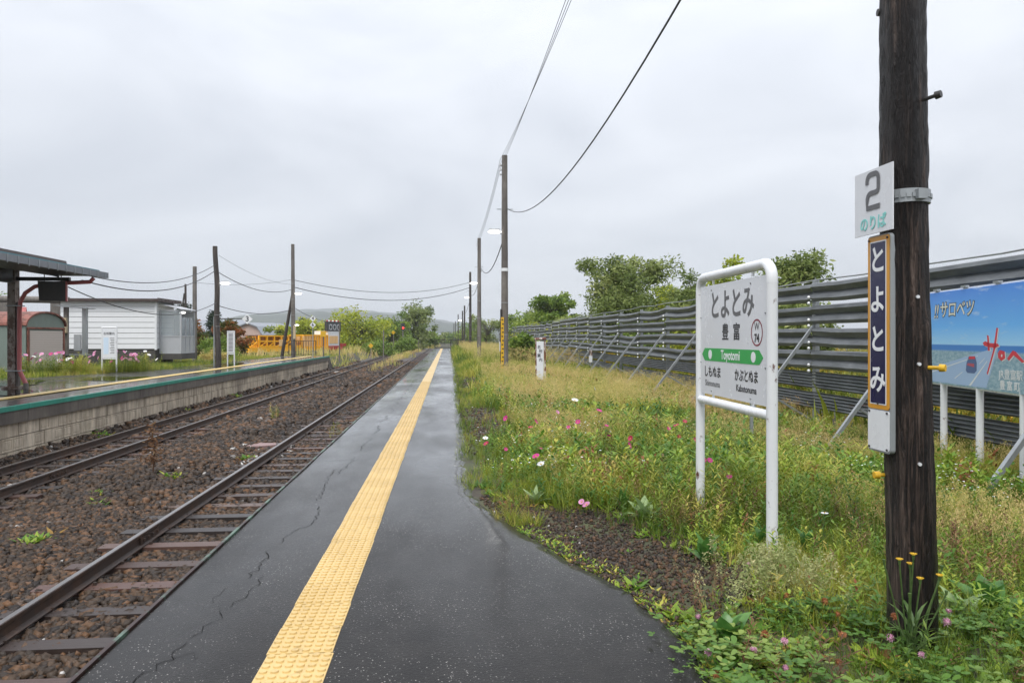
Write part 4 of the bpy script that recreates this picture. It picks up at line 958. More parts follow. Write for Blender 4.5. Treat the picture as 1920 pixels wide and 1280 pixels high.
# white prefabricated building with glazed porch
s = thing('prefab_building', 'white sided prefabricated building with brown roof edge and glazed porch', 'building', (-19.5, 38.5, .1))
BWd, BD = 4.65, 2.5
MB().box((BWd / 2, BD / 2, .4), (BWd - .08, BD - .08, .96)).build('foundation', M['found'], s)
MB().box((BWd / 2, BD / 2, 2.1), (BWd - .06, BD - .06, 2.5)).build('wall', M['joint'], s)
def board(L): return MB().add([(0, 0, 0), (L, 0, 0), (L, -.022, .012), (0, -.022, .012), (0, -.004, .262), (L, -.004, .262), (0, .01, .262), (L, .01, .262)], [(0, 3, 2, 1), (3, 4, 5, 2), (4, 6, 7, 5), (0, 4, 3), (1, 2, 5)]).mesh('siding_board', M['siding'])
bf, bs_ = board(BWd), board(BD)
for k in range(9):
    link('siding_board', bf, s, (0, .02, .9 + k * .272))
    o = link('siding_board', bs_, s, (BWd - .02, 0, .9 + k * .272), R(90))
for x, y in ((BWd, 0),): MB().box((x, y, 2.1), (.1, .1, 2.5)).build('corner_trim', M['siding'], s)
rf = MB().prism([(-.25, 3.32), (BWd + .25, 3.32), (BWd + .25, 3.46), (-.25, 3.46)], -.3, BD + .3, 'y').build('roof', M['brownroof'], s)
for k in range(7): MB().box((BWd + .27, -.25 + k * .47, 3.40), (.05, .4, .18)).build('roof_tile', M['brownroof'], rf)
po = empty('porch', (BWd + .02, .45, 0), 0, s); PW, PD = 1.05, 2.0
for x, y in ((.03, 0), (PW, 0), (PW, PD), (.03, PD)): MB().box((x, y, 1.78), (.07, .07, 2.2)).build('frame_post', M['alu'], po)
for z in (.68, 1.55, 2.88):
    MB().box((PW / 2, 0, z), (PW, .05, .06)).build('frame_rail', M['alu'], po); MB().box((PW, PD / 2, z), (.05, PD, .06)).build('frame_rail', M['alu'], po)
MB().box((PW / 2, .01, 1.11), (PW - .08, .02, .82)).build('lower_panel', M['alu'], po); MB().box((PW - .01, PD / 2, 1.11), (.02, PD - .1, .82)).build('lower_panel', M['alu'], po)
MB().box((PW / 2, .01, 2.22), (PW - .08, .008, 1.26)).build('pane', M['glass'], po)
for k in range(3): MB().box((PW - .01, .35 + k * .62, 2.05), (.008, .56, .95)).build('pane', M['glass'], po); MB().box((PW, .04 + k * .64, 1.6), (.06, .05, 1.9)).build('door_stile', M['alu'], po)
MB().box((PW / 2, PD, 1.8), (PW, .02, 2.1)).build('back_panel', M['alu'], po)
MB().add([(-.02, -.12, 3.22), (PW + .1, -.12, 2.92), (PW + .1, PD + .1, 2.92), (-.02, PD + .1, 3.22), (-.02, -.12, 3.26), (PW + .1, -.12, 2.96), (PW + .1, PD + .1, 2.96), (-.02, PD + .1, 3.26)], [(0, 1, 2, 3), (7, 6, 5, 4), (0, 4, 5, 1), (1, 5, 6, 2), (2, 6, 7, 3), (3, 7, 4, 0)]).build('porch_roof', M['alu'], po)
MB().box((PW / 2, PD / 2, .5), (PW + .1, PD + .1, .3)).build('step', M['found'], po)
MB().tube([(PW - .12, .3, 2.78), (PW - .12, .9, 2.78)], .05, 8).build('porch_lamp', M['lamp'], po)

# sightseeing sign
s = thing('sightseeing_sign', 'white framed sightseeing guide sign standing among pink cosmos flowers', 'sign', (-13.75, 30.9, .12), R(-12))
for x in (-.32, .32): MB().tube([(x, 0, -.2), (x, 0, 1.88)], .032, 8).build('post', M['white_worn'], s, smooth=True)
MB().tube([(-.32, 0, 1.88), (.32, 0, 1.88)], .032, 8).build('top_pipe', M['white'], s, smooth=True); MB().tube([(-.32, 0, .6), (.32, 0, .6)], .025, 8).build('cross_pipe', M['white_worn'], s, smooth=True)
MB().box((0, -.01, 1.24), (.58, .015, 1.2)).build('plate', M['plate'], s)
text('lettering', '名所案内', .125, M['ink'], s, (0, -.0195, 1.62), 1, .001); MB().box((-.13, -.0195, 1.13), (.22, .003, .68)).build('map', flat('map_print', (.55, .66, .78), .4), s)
for k in range(10): MB().box((.14 + .012 * (k % 3), -.0195, 1.44 - k * .068), (.2 - .03 * (k % 3), .003, .022)).build('text_line', M['grey_ink'], s)
# small white signboard and pole signs
s = thing('timetable_sign', 'slim white signboard beside the dark leaning pole on opposite platform', 'sign', (-11.35, 39.3, ZL), R(-18))
for x in (-.2, .2): MB().box((x, 0, .85), (.05, .04, 1.75)).build('post', M['white'], s)
MB().box((0, 0, 1.74), (.45, .05, .06)).build('top_bar', M['white'], s); MB().box((0, -.012, 1.15), (.36, .015, 1.1)).build('plate', M['plate'], s); MB().box((0, 0, .55), (.42, .04, .05)).build('cross_bar', M['white'], s)
for k in range(14): MB().box((0, -.0215, 1.62 - k * .07), (.26, .003, .034)).build('text_line', M['grey_ink'], s)

t = wood_pole('utility_pole', 'dark crooked wooden pole with number 3 marker arm on opposite platform', (-11.98, 39.2, ZL), 6.2, .15, .12, M['darkpole'], 14, (.6, 1.2, 2.0, 2.6), (-.12, 0), 'poles on the opposite platform', .05, .03)
lamp(t, 4.2, 1, .2)
MB().box((-.2, 0, 1.2), (.06, .06, 2.6)).build('conduit', M['galv'], t); MB().tube([(-.1, -.1, 2.2), (.05, -.13, 2.4), (1.35, -.13, 2.4)], .025, 8).build('marker_arm', M['dark_metal'], t)
def diamond(loc, ch, size, lab, post=None):
    s = thing('number_marker', lab, 'sign', loc, R(6)); q = size / 2
    MB().prism([(0, -q), (q, 0), (0, q), (-q, 0)], 0, .015, 'y').build('plate', M['white'], s); text('digit', ch, size * .72, M['ink'], s, (0, -.006, 0), 1, .006)
    if post: MB().cyl((0, .04, -post), (0, .04, 0), .03, n=8).build('post', M['galv'], s)
diamond((-10.45, 39.05, 2.55), '3', .54, 'white diamond marker with number 3 on the pole arm')
diamond((-10.0, 55.2, 3.0), '4', .46, 'white diamond marker with number 4 above another marker', 2.85)
diamond((-10.0, 55.18, 2.52), '6', .46, 'white diamond marker with number 6 below the 4')
t = wood_pole('utility_pole', 'tall grey pole with slanted brace behind the yellow machines end of platform', (-11.65, 56.3, ZL - .1), 8.6, .17, .13, M['greypole'], 14, (2, 3.2, 4.4, 5.6), (-.05, 0), 'poles on the opposite platform', .02)
MB().tube([(-.95, .3, -.1), (-.02, .0, 5.1)], [.13, .1], 10).build('brace_pole', M['darkpole'], t, smooth=True); lamp(t, 4.8, 1, .15); lamp(t, 2.45, 1, .0, .3); MB().box((.12, -.2, 1.9), (.16, .16, 1.0)).build('box', M['beige'], t)
t = wood_pole('utility_pole', 'grey pole rising behind the glazed porch and autumn shrubs', (-15.65, 46.6, 0), 6.0, .15, .12, M['greypole'], 12, (), (0, 0), 'poles on the opposite platform', .02)
MB().bar((-.4, 0, 2.75), (.1, 0, 2.75), .06, .06).build('cross_arm', M['dark_metal'], t)
t = wood_pole('utility_pole', 'thin distant double pole above the porch roof', (-22.6, 65, -.2), 6.4, .11, .09, M['darkpole'], 10, (), (0, 0), None, .02)
MB().tube([(-.9, 0, 0), (-.1, 0, 5.6)], .07, 8).build('brace_pole', M['darkpole'], t)
# railing at the end of the opposite platform
s = thing('end_railing', 'thin dark metal railing at the end of the opposite platform before yellow machines', 'railing', (-10.9, 55.9, ZL))
for z in (.12, 1.15): MB().box((0, 0, z), (2.0, .04, .04)).build('rail', M['dark_metal'], s)
for x in np.linspace(-1, 1, 12): MB().box((x, 0, .62), (.03 if abs(x) < .99 else .06, .03, 1.1)).build('baluster', M['dark_metal'], s)

# pipe on concrete posts beyond the shed
s = thing('pipe_rack', 'pale horizontal pipe carried on concrete posts beyond the arched shed', 'pipe', (-26, 44, .0), R(20))
MB().tube([(-5, 0, 3.8), (3.8, 0, 3.8)], .2, 12).build('pipe', M['greypole'], s, smooth=True)
for x in (.6, 3.1): MB().box((x, 0, 1.8), (.5, .4, 3.6)).build('post', M['greypole'], s)

# ------------------------------------------------------------------ yellow track machines
ang = math.atan2(90.7 - 74, -14.1 + 20.4)
def at_line(t_): return (-20.4 + math.cos(ang) * t_, 74 + math.sin(ang) * t_, -.3)
def wheels(s, xs):
    for x in xs:
        for y in (-.55, .55): MB().cyl((x, y - .06, .34), (x, y + .06, .34), .34, n=14).build('wheel', M['dark_metal'], s)
s = thing('plough_wagon', 'yellow framed snow plough wagon with railings, nearest of the yellow machines', 'rail wagon', at_line(0), ang)
L = 9.6; Y = M['machine']
MB().box((L / 2, 0, .62), (L, 1.9, .5)).build('underframe', Y, s); wheels(s, (1.5, 2.9, 7.0, 8.4))
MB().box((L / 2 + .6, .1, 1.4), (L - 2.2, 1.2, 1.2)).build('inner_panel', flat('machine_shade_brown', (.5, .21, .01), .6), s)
for x in np.linspace(1.7, L - .1, 7): MB().box((x, -.88, 1.42), (.22, .14, 1.25)).build('upright', Y, s)
for z in (.95, 1.48, 2.02): MB().box((L / 2 + .8, -.88, z), (L - 1.7, .16, .14)).build('side_rail', Y, s)
MB().box((L / 2 + .8, 0, 2.06), (L - 1.8, 1.9, .1)).build('top_deck', rusty('deck_rust', (.12, .06, .05), (.2, .07, .05), .5), s)
for k in range(5): MB().bar((.2 + k * 1.5, -.92, .9), (1.3 + k * 1.5, -.92, 1.4), .09, .09).build('strut', Y, s)
for x in np.linspace(.1, 1.5, 6): MB().box((x, -.9, 1.25), (.05, .05, .8)).build('rail_post', Y, s)
for z in (1.2, 1.62): MB().box((.8, -.9, z), (1.5, .05, .05)).build('hand_rail', Y, s)
MB().box((5.6, -.98, 1.3), (1.1, .04, .7)).build('pale_plate', M['machine_pale'], s)
s = thing('plough_wagon', 'ribbed pale orange and yellow wagon behind the tall braced pole', 'rail wagon', at_line(9.9), ang)
L = 5.4
MB().box((L / 2, 0, .62), (L, 1.9, .5)).build('underframe', Y, s); wheels(s, (1.1, 4.3))
MB().box((L / 2, 0, 1.45), (L, 1.7, 1.2)).build('body', M['machine_pale'], s)
for x in np.linspace(.1, L - .1, 10): MB().box((x, -.9, 1.45), (.2, .12, 1.2)).build('rib', Y if x > 2 else M['machine_pale'], s)
MB().box((L / 2, 0, 2.12), (L, 1.9, .16)).build('top_deck', Y, s)
s = thing('motor_car', 'white and red rail motor car with dark three-lamp panel on its roof', 'rail vehicle', at_line(15.4), ang)
L = 3.4
MB().box((L / 2, 0, .62), (L, 1.9, .5)).build('underframe', M['machine_red'], s); wheels(s, (.8, 2.6)); MB().box((L + .5, 0, .95), (1.2, 1.6, .35)).build('front_plough', M['machine_red'], s)
MB().box((L / 2 - .4, 0, 1.75), (L - .5, 1.8, 1.8)).build('cab', M['white'], s); MB().box((L / 2 - .5, -.93, 1.6), (L - 1.4, .04, .9)).build('rib_panel', M['machine_pale'], s)
o = MB().box((L / 2 - .4, -.75, 3.2), (3.3, .35, 1.15)).build('lamp_panel', M['charcoal'], s)
for x in (-.95, 0, .95):
    MB().box((L / 2 - .4 + x, -.945, 3.12), (.8, .03, .72)).build('panel_frame', M['gutter'], o); MB().cyl((L / 2 - .4 + x, -.95, 3.12), (L / 2 - .4 + x, -.99, 3.12), .3, n=20).build('round_lamp', M['charcoal'], o)
    m = MB(); vs = []
    for i in range(24): a = i * math.pi / 12; vs += [(L / 2 - .4 + x + .36 * math.cos(a), -1.0, 3.12 + .34 * math.sin(a)), (L / 2 - .4 + x + .27 * math.cos(a), -1.0, 3.12 + .27 * math.sin(a))]
    m.add(vs, [(2 * i, 2 * i + 1, (2 * i + 3) % 48, (2 * i + 2) % 48) for i in range(24)]).build('lamp_ring', M['white'], o)
for k in range(7): MB().ball((.2 + k * .45, -.6, 3.86), .12, (1, 1, .9), 8, 5).build('roof_lamp', M['white'] if k % 2 else M['machine_red'], s)

# markers, signal and far posts along the line
def post_marker(x, y, h, lab, mat, kind='square', name='track_marker'):
    z = float(gz(x, y)); s = thing(name, lab, 'marker', (x, y, z))
    MB().box((0, 0, h / 2), (.1, .1, h)).build('post', M['greypole'], s)
    if kind == 'square': MB().box((0, -.08, h - .1), (.45, .06, .5)).build('plate', mat, s)
    elif kind == 'diamond': MB().prism([(0, h - .6), (.3, h - .3), (0, h), (-.3, h - .3)], -.1, -.07, 'y').build('plate', mat, s)
    return s
post_marker(-10.7, 64, 2.25, 'short post with orange square lamp box past the platform end', M['yellow'])
post_marker(-10.2, 70, 3.6, 'plain tall grey post right of the orange topped marker', M['greypole'], 'none', 'wire_post')
post_marker(-8.9, 86, 1.9, 'low marker post with small yellow diamond in the grass', M['yellow'], 'diamond')
post_marker(-6.4, 74, 3.3, 'wooden wire post between diamond marker and red signal', M['greypole'], 'none', 'wire_post')
post_marker(-7.9, 108, 3.6, 'thin far post with small yellow plate left of red signal', M['yellow'], 'diamond')
post_marker(-4.7, 120, 2.2, 'short white post in front of the tall dark tree', M['white'], 'none', 'wire_post')
s = thing('railway_signal', 'colour light railway signal showing red in front of trees', 'signal', (-7.1, 118, -.8))
MB().cyl((0, 0, 0), (0, 0, 4.2), .09, n=8).build('post', M['greypole'], s); MB().box((0, 0, 4.1), (.6, .25, 1.1)).build('backboard', M['charcoal'], s); MB().cyl((.05, -.14, 3.9), (.05, -.2, 3.9), .14, n=14).build('red_light', M['signal_red'], s); MB().box((-.2, .1, .7), (.6, .6, 1.4)).build('relay_box', M['galv'], s)

# ------------------------------------------------------------------ houses behind
def house(lab, loc, rz, w, d, h, rh, wall, roof, kind='gable', n=3, cat='house'):
    s = thing('house', lab, cat, loc, rz)
    MB().box((0, 0, h / 2), (w, d, h)).build('wall', wall, s)
    if kind == 'gable': pr = [(-d / 2 - .4, h - .1), (0, h + rh), (d / 2 + .4, h - .1), (d / 2 + .4, h + .1), (0, h + rh + .2), (-d / 2 - .4, h + .1)]; pr2 = [(-d / 2, h), (d / 2, h), (0, h + rh)]
    else: pr = [(-d / 2 - .3, h - .1), (-d / 3, h + rh * .7), (0, h + rh), (d / 3, h + rh * .7), (d / 2 + .3, h - .1), (d / 2 + .3, h + .1), (d / 3, h + rh * .7 + .2), (0, h + rh + .2), (-d / 3, h + rh * .7 + .2), (-d / 2 - .3, h + .1)]; pr2 = [(-d / 2, h), (d / 2, h), (d / 3, h + rh * .7), (0, h + rh), (-d / 3, h + rh * .7)]
    MB().prism(pr, -w / 2 - .4, w / 2 + .4, 'x').build('roof', roof, s); MB().prism(pr2, -w / 2 + .01, w / 2 - .01, 'x').build('gable', wall, s)
    for k in range(n):
        x = -w / 2 + w * (k + .5) / n; o = MB().box((x, -d / 2 - .01, h * .55), (1.1, .06, 1.0)).build('window', M['pane'], s); MB().box((x, -d / 2 - .03, h * .55 - .55), (1.3, .12, .08)).build('sill', M['siding'], o)
    return s
house('house with grey gambrel roof and pinkish wall behind the yellow machines', (-30.5, 124, -.5), R(62), 7, 6, 2.3, 2.0, M['pinkwall'], M['greyroof'], 'gambrel')
house('low house with bright blue roof right of the gambrel house', (-27.5, 150, -.5), R(10), 9, 6, 2.4, 1.9, M['greywall'], M['bluroof'])
house('long low building with slate blue roof behind the autumn shrubs', (-43, 128, -.5), R(8), 16, 8, 3.0, 1.9, M['greywall'], M['greyroof'], n=6)
house('house with red tiled roof far behind the arched shed', (-50, 82, 0), R(25), 8, 6, 2.8, 1.9, M['greywall'], M['redroof'])
house('grey roofed house beside the red roof at left edge', (-47.5, 74, 0), R(20), 8, 6, 2.6, 1.7, M['pinkwall'], M['greyroof'])
house('tiny far house under the hill where the line vanishes', (-1.5, 560, -1), R(5), 10, 8, 3.4, 2.0, M['pinkwall'], M['greyroof'])
house('tiny grey roofed house left of the vanishing track', (-14, 390, -1), R(-5), 12, 8, 4.4, 2.4, M['greywall'], M['greyroof'])
s = thing('parked_van', 'grey parked vehicle partly hidden behind the yellow railings', 'van', (-27.2, 92, -.5), R(25))
MB().prism([(-2.2, .35), (2.2, .35), (2.25, 1.1), (1.5, 1.25), (.9, 2.0), (-2.1, 2.05), (-2.25, 1.2)], -.85, .85, 'y').build('body', M['alu'], s)
for x in (-1.4, 1.4):
    for y in (-.8, .8): MB().cyl((x, y - .1, .35), (x, y + .1, .35), .35, n=12).build('wheel', M['dark_metal'], s)
MB().box((-.3, -.86, 1.6), (2.4, .02, .5)).build('window', M['pane'], s)

# ------------------------------------------------------------------ wires
def wire(lab, p0, p1, sag, r, mat='cable', group=None, low=None):
    p0, p1 = Vector(p0), Vector(p1); pts = []
    for i in range(25):
        t_ = i / 24; p = p0.lerp(p1, t_); p.z -= sag * 4 * t_ * (1 - t_); pts.append(p)
    tag(MB().tube(pts, r, 5).build('overhead_wire', M[mat]), lab, 'wire', group)
wire('thick black cable sagging from the gauge pole up over the station sign', (2.28, 27.1, 6.42), (2.4, 3.7, 5.5), 1.15, .0125)
for k in range(3): wire(['leftmost', 'middle', 'rightmost'][k] + ' of three thin wires from gauge pole top to upper picture edge', (2.0, 27.2, 7.95 + k * .17), (2.22 + k * .16, 3.68, 8.05 + k * .08), .35, .006, 'wire')
for k in range(3): wire(['lowest', 'middle', 'upper'][k] + ' of three thin wires between the two grey platform poles', (2.0, 27.2, 7.95 + k * .17), (2.04, 49.7, 7.9 + k * .17), .35, .007, 'wire')
wire('black cable hanging between gauge pole and second grey pole', (2.15, 27.2, 5.4), (2.35, 49.6, 6.3), .75, .02)
wire('thin cable from the second grey pole to the third pole', (2.35, 49.7, 6.2), (2.5, 75.5, 6.0), .6, .02)
wire('thin cable from third pole to the far lamp pole', (2.5, 75.5, 6.0), (2.5, 118, 5.6), .9, .02, 'wire')
wire('upper cable crossing the tracks from braced pole to the third pole', (-11.6, 56.3, 5.95), (2.3, 75.5, 7.3), 1.0, .022, 'wire')
wire('lower cable crossing the tracks from braced pole to the third pole', (-11.6, 56.3, 5.4), (2.3, 75.5, 6.75), 1.15, .028)
wire('upper cable from canopy to the crooked pole', (-10.3, 21.6, 3.38), (-12.05, 39.2, 5.45), .55, .016)
wire('lower thick cable from canopy to the crooked pole', (-10.35, 21.6, 3.22), (-12.05, 39.2, 5.15), .65, .02)
wire('cable dropping from hanging sign past the white building', (-10.6, 21.1, 3.05), (-12.0, 39.2, 3.45), .75, .016)
wire('upper cable from crooked pole to braced pole', (-11.95, 39.2, 5.0), (-11.7, 56.3, 5.25), .55, .02)
wire('lower cable from crooked pole to braced pole', (-11.95, 39.2, 3.25), (-11.7, 56.3, 3.75), .4, .02)
wire('faint thin wire from the crooked pole top to braced pole', (-11.95, 39.2, 5.9), (-11.7, 56.3, 5.6), .35, .008, 'wire')
wire('thin wire from porch-side pole to braced pole', (-15.6, 46.6, 5.0), (-11.7, 56.3, 6.0), .25, .01, 'wire')
wire('short drooping cable from braced pole to the plain grey post', (-11.6, 56.3, 3.85), (-10.2, 70, 3.0), .35, .018)
wire('low wire between plain grey post and wooden wire post', (-10.2, 70, 3.1), (-6.4, 74, 2.6), .6, .014, 'wire')
# ------------------------------------------------------------------ trees
def leaf_quads(P, size, seed, up=.35, asp=.5, spread=None):
    g = np.random.default_rng(seed); n = len(P)
    d = g.normal(0, 1, (n, 3)); d[:, 2] = d[:, 2] * .7 - .15; d /= np.linalg.norm(d, axis=1)[:, None]
    r = g.normal(0, 1, (n, 3)); r[:, 2] *= .6; u = np.cross(d, r); u /= np.linalg.norm(u, axis=1)[:, None] + 1e-9
    s = 1.12 * size * g.uniform(.6, 1.35, n)[:, None]
    V = np.stack([P, P + d * s * .5 + u * s * asp * .5, P + d * s, P + d * s * .5 - u * s * asp * .5], 1).reshape(-1, 3)
    i = np.arange(n)[:, None] * 4
    return V, np.concatenate([i + 0, i + 1, i + 2, i + 3], 1)
def tree(name, lab, x, y, h, w, leaf='leaf_b', base=.25, clumps=40, per=180, ls=.2, seed=1, asp=.5, shape='round', trunk_r=None, cat='tree', group=None, droop=0.0, z0=None, cr=.17):
    g = np.random.default_rng(seed); z0 = float(gz(x, y)) if z0 is None else z0
    t = thing(name, lab, cat, (x, y, z0), 0, group); tr = trunk_r or h * .022 + .03
    cb = h * base; ch = h - cb
    lobes = [np.array([w * .33 * math.cos(q_ * 2.4 + seed) * g.uniform(.2, 1.1), w * .33 * math.sin(q_ * 2.4 + seed) * g.uniform(.2, 1.1), cb + ch * g.uniform(.25, .9)]) for q_ in range(7)]
    cen = []
    while len(cen) < clumps:
        p = g.normal(0, 1, 3); p /= np.linalg.norm(p); q = p * (g.random() ** .45)
        if shape == 'round': c = np.array([q[0] * w / 2, q[1] * w / 2, cb + ch * (.5 + .5 * q[2])])
        elif shape == 'cone':
            f = g.random() ** .7; a = g.random() * 6.28; rr = w / 2 * (1 - f) * (.4 + .6 * g.random()); c = np.array([rr * math.cos(a), rr * math.sin(a), cb + ch * f])
        else:
            if g.random() < .75:
                lb = lobes[g.integers(len(lobes))]; c = lb + g.normal(0, 1, 3) * np.array([w * .11, w * .11, ch * .10]); c[2] = max(c[2], cb); c[:2] += g.normal(0, w * .02, 2); cen.append(c); continue
            f = g.random(); a = g.random() * 6.28; rr = w / 2 * math.sqrt(max(0, 1 - (1.9 * abs(f - .45)) ** 2)) * math.sqrt(g.random()); c = np.array([rr * math.cos(a), rr * math.sin(a), cb + ch * f])
        c[:2] += g.normal(0, w * .035, 2); cen.append(c)
    cen = np.array(cen); m = MB()
    top = Vector((g.normal(0, .03) * w, g.normal(0, .03) * w, h * .8)); tp = [Vector((0, 0, -.2)), Vector((0, 0, cb * .5)) + Vector((g.normal(0, .03), g.normal(0, .03), 0)) * h * .3, top * .55, top]
    m.tube(tp, [tr * 1.15, tr * .95, tr * .7, tr * .2], 8)
    for c in cen:
        c = Vector(c); k = min(.92, max(.12, (c.z / h) - .22)); b0 = tp[1].lerp(tp[3], min(1, k * 1.1)); mid = b0.lerp(c, .55) + Vector((0, 0, .06 * w)); m.tube([b0, mid, c], [tr * .38, tr * .2, tr * .07], 5, cap=False)
    m.build('trunk', M['bark'], t, smooth=True)
    rad = w * cr * g.uniform(.6, 1.3, len(cen)); Ps, Ts = [], []
    tint_c = np.clip(g.normal(.45, .2, len(cen)), 0, 1)
    for c, r, tc_ in zip(cen, rad, tint_c):
        n = int(1.2 * per * g.uniform(.7, 1.3)); q = g.normal(0, 1, (n, 3)); q /= np.linalg.norm(q, axis=1)[:, None] + 1e-9; q *= (g.random(n) ** .5)[:, None] * r; q[:, 2] *= .75
        if droop: q[:, 2] -= droop * g.random(n) * r
        Ps.append(c + q); Ts.append(np.clip(tc_ + g.normal(0, .16, n), 0, 1))
    P = np.concatenate(Ps); T = np.concatenate(Ts); k = P[:, 2] > .05; P, T = P[k], T[k]
    V, F = leaf_quads(P, ls, seed, asp=asp); link('crown', np_mesh('crown', V, F, M[leaf], np.repeat(T, 4)), t)
    return t
# right side, beyond the fence
tree('willow_tree', 'large bushy willow rising behind the snow fence at centre right', 10.6, 43.5, 6.1, 5.6, 'leaf_a', .06, 80, 230, .22, 11, .36, 'wide')
tree('willow_tree', 'lower right shoulder of willow scrub next to the large willow', 12.6, 40.5, 4.6, 3.6, 'leaf_y', .1, 30, 160, .2, 12, .35, 'wide')
tree('broadleaf_tree', 'round crowned broadleaf tree alone behind the fence, left of the willow', 10.3, 69, 6.5, 4.4, 'leaf_b', .15, 60, 170, .24, 13, .55, 'round', cr=.15)
tree('willow_tree', 'airy grey green willow just left of the station sign', 12.6, 36, 5.3, 3.8, 'leaf_a', .1, 48, 170, .2, 14, .36, 'wide')
tree('willow_tree', 'bright yellow green bushy tree behind the station sign top', 12.4, 29.5, 5.4, 3.0, 'leaf_y', .15, 30, 150, .17, 15, .5, 'wide')
tree('willow_tree', 'slender willow showing right of the station sign top', 13.5, 27.5, 4.9, 3.4, 'leaf_a', .1, 56, 210, .18, 16, .36, 'wide')
for i, (x, y, h, w, lf, lab) in enumerate([(8.6, 84, 4.6, 5.5, 'leaf_b', 'dark bush over the far fence end beside the gauge pole'), (11.5, 96, 5.4, 5.5, 'leaf_a', 'pale scrub tree far behind the fence left of the round tree'), (6.4, 118, 5.6, 6, 'leaf_a', 'scrub tree behind the second grey pole'), (5.8, 150, 6.0, 8, 'leaf_b', 'far thicket right of the vanishing line'), (14, 76, 3.9, 4.0, 'leaf_y', 'light green low tree to the right of the round tree'), (15.5, 55, 3.6, 4.5, 'leaf_y', 'yellow green shrub at the foot of the large willow'),
        (4.3, 42, 1.7, 2.2, 'leaf_b', 'dark green bush before the fence right of the gauge pole')]):
    tree('scrub_tree' if h > 2 else 'bush', lab, x, y, h, w, lf, .05, 30, 95, .29, 30 + i, .45, 'wide', cat='tree' if h > 2 else 'bush', group='scrub along the fence')
for i, (x, y, h, w, lf) in enumerate([(11.5, 33, 3.1, 3.5, 'leaf_y'), (10.5, 37.5, 3.0, 3.5, 'leaf_b'), (9.8, 49, 3.2, 4.5, 'leaf_y'), (9.5, 58, 3.1, 5, 'leaf_a'), (9.2, 74, 3.2, 5, 'leaf_y'), (12.5, 25, 3.2, 3.0, 'leaf_a'), (15.5, 21.5, 3.0, 3.5, 'leaf_y')]):
    tree('scrub_tree', ['yellow green scrub behind the fence near the sign top', 'mid green scrub at the right foot of the large willow', 'yellow scrub at the left foot of the large willow', 'grey green scrub behind the fence between willow and round tree', 'yellow scrub under the round crowned tree', 'grey green scrub behind the fence right of the sign', 'yellow green scrub behind the fence left of the dark pole'][i], x, y, h, w, lf, .03, 28, 95, .2, 150 + i, .4, 'wide', group='scrub along the fence')
# left and centre background
bg = [(-13.2, 103, 5.2, 9.5, 'leaf_y', 'broad round yellow green bush left of the red signal', 55, .3), (-9.6, 128, 5.8, 7.0, 'leaf_b', 'mid green tree right beside the broad bush', 40, .32),
      (-6.8, 150, 8.6, 8.5, 'leaf_a', 'tall dark tree right of the red signal', 60, .36), (-4.4, 175, 5.6, 5.0, 'leaf_b', 'lower tree on the right of the tall dark tree', 36, .36),
      (-20.5, 110, 4.2, 7, 'leaf_y', 'willow bush directly behind the yellow machines', 40, .28), (-26, 118, 4.2, 5, 'leaf_y', 'bush between pinkish house and yellow machines', 30, .28),
      (-17, 170, 5.6, 9, 'leaf_b', 'tree line bush far behind the three lamp panel', 36, .4), (-6.6, 112, 2.2, 4.5, 'leaf_b', 'low dark green bush at the signal foot', 40, .25), (-9.5, 100, 1.9, 6, 'leaf_b', 'low spreading bush left of the signal foot', 36, .22), (5.4, 185, 4.0, 6, 'leaf_a', 'grey green thicket behind far poles', 30, .4), (-1.2, 300, 4.5, 9, 'leaf_a', 'small hazy trees at the vanishing point of the line', 30, .5), (3.5, 290, 4.2, 8, 'leaf_b', 'hazy thicket right of the vanishing point', 30, .5)]
for i, (x, y, h, w, lf, lab, cl, ls) in enumerate(bg): tree('scrub_tree' if h > 3 else 'bush', lab, x, y, h, w, lf, .05, cl, 85, ls * 1.28, 60 + i, .45, 'wide', cat='tree' if h > 3 else 'bush', group='trees in the background')
tree('autumn_tree', 'red and orange autumn shrub right of the glazed porch', -19.0, 55.5, 3.3, 3.0, 'leaf_o', .1, 34, 170, .17, 80, .5, 'wide', cat='shrub')
tree('autumn_tree', 'rusty brown autumn shrub left of the crooked pole', -17.2, 58, 2.8, 2.6, 'leaf_o', .1, 30, 150, .17, 81, .5, 'wide', cat='shrub')
tree('autumn_tree', 'dark red and green shrub between the crooked pole and yellow wagon', -19.8, 69, 2.7, 3.0, 'leaf_o', .08, 36, 150, .18, 82, .5, 'wide', cat='shrub')
tree('bush', 'dense round brown green bush right of the porch behind the platform', -14.2, 46.5, 1.35, 2.6, 'leaf_b', .02, 40, 150, .10, 83, .4, 'wide', cat='bush')
tree('bush', 'dry straw coloured bush in front of the round bush', -13.6, 44.0, .75, 1.5, 'straw', .02, 24, 120, .10, 84, .25, 'wide', cat='bush')
for i, (x, y, h, w, lab) in enumerate([(-33.5, 96, 6.0, 4.2, 'dark conifer behind the porch-side pole'), (-30.2, 97, 5.3, 3.6, 'smaller dark conifer right of the porch-side pole'), (-33, 170, 6.2, 5, 'single far conifer left of the braced pole'), (-56, 92, 7.6, 9, 'far leafy tree at the left edge over the shed roof')]):
    tree('conifer_tree' if i < 3 else 'broadleaf_tree', lab, x, y, h, w, 'leaf_d' if i < 3 else 'leaf_b', .12, 40, 90, .33, 90 + i, .35, 'cone' if i < 3 else 'round')

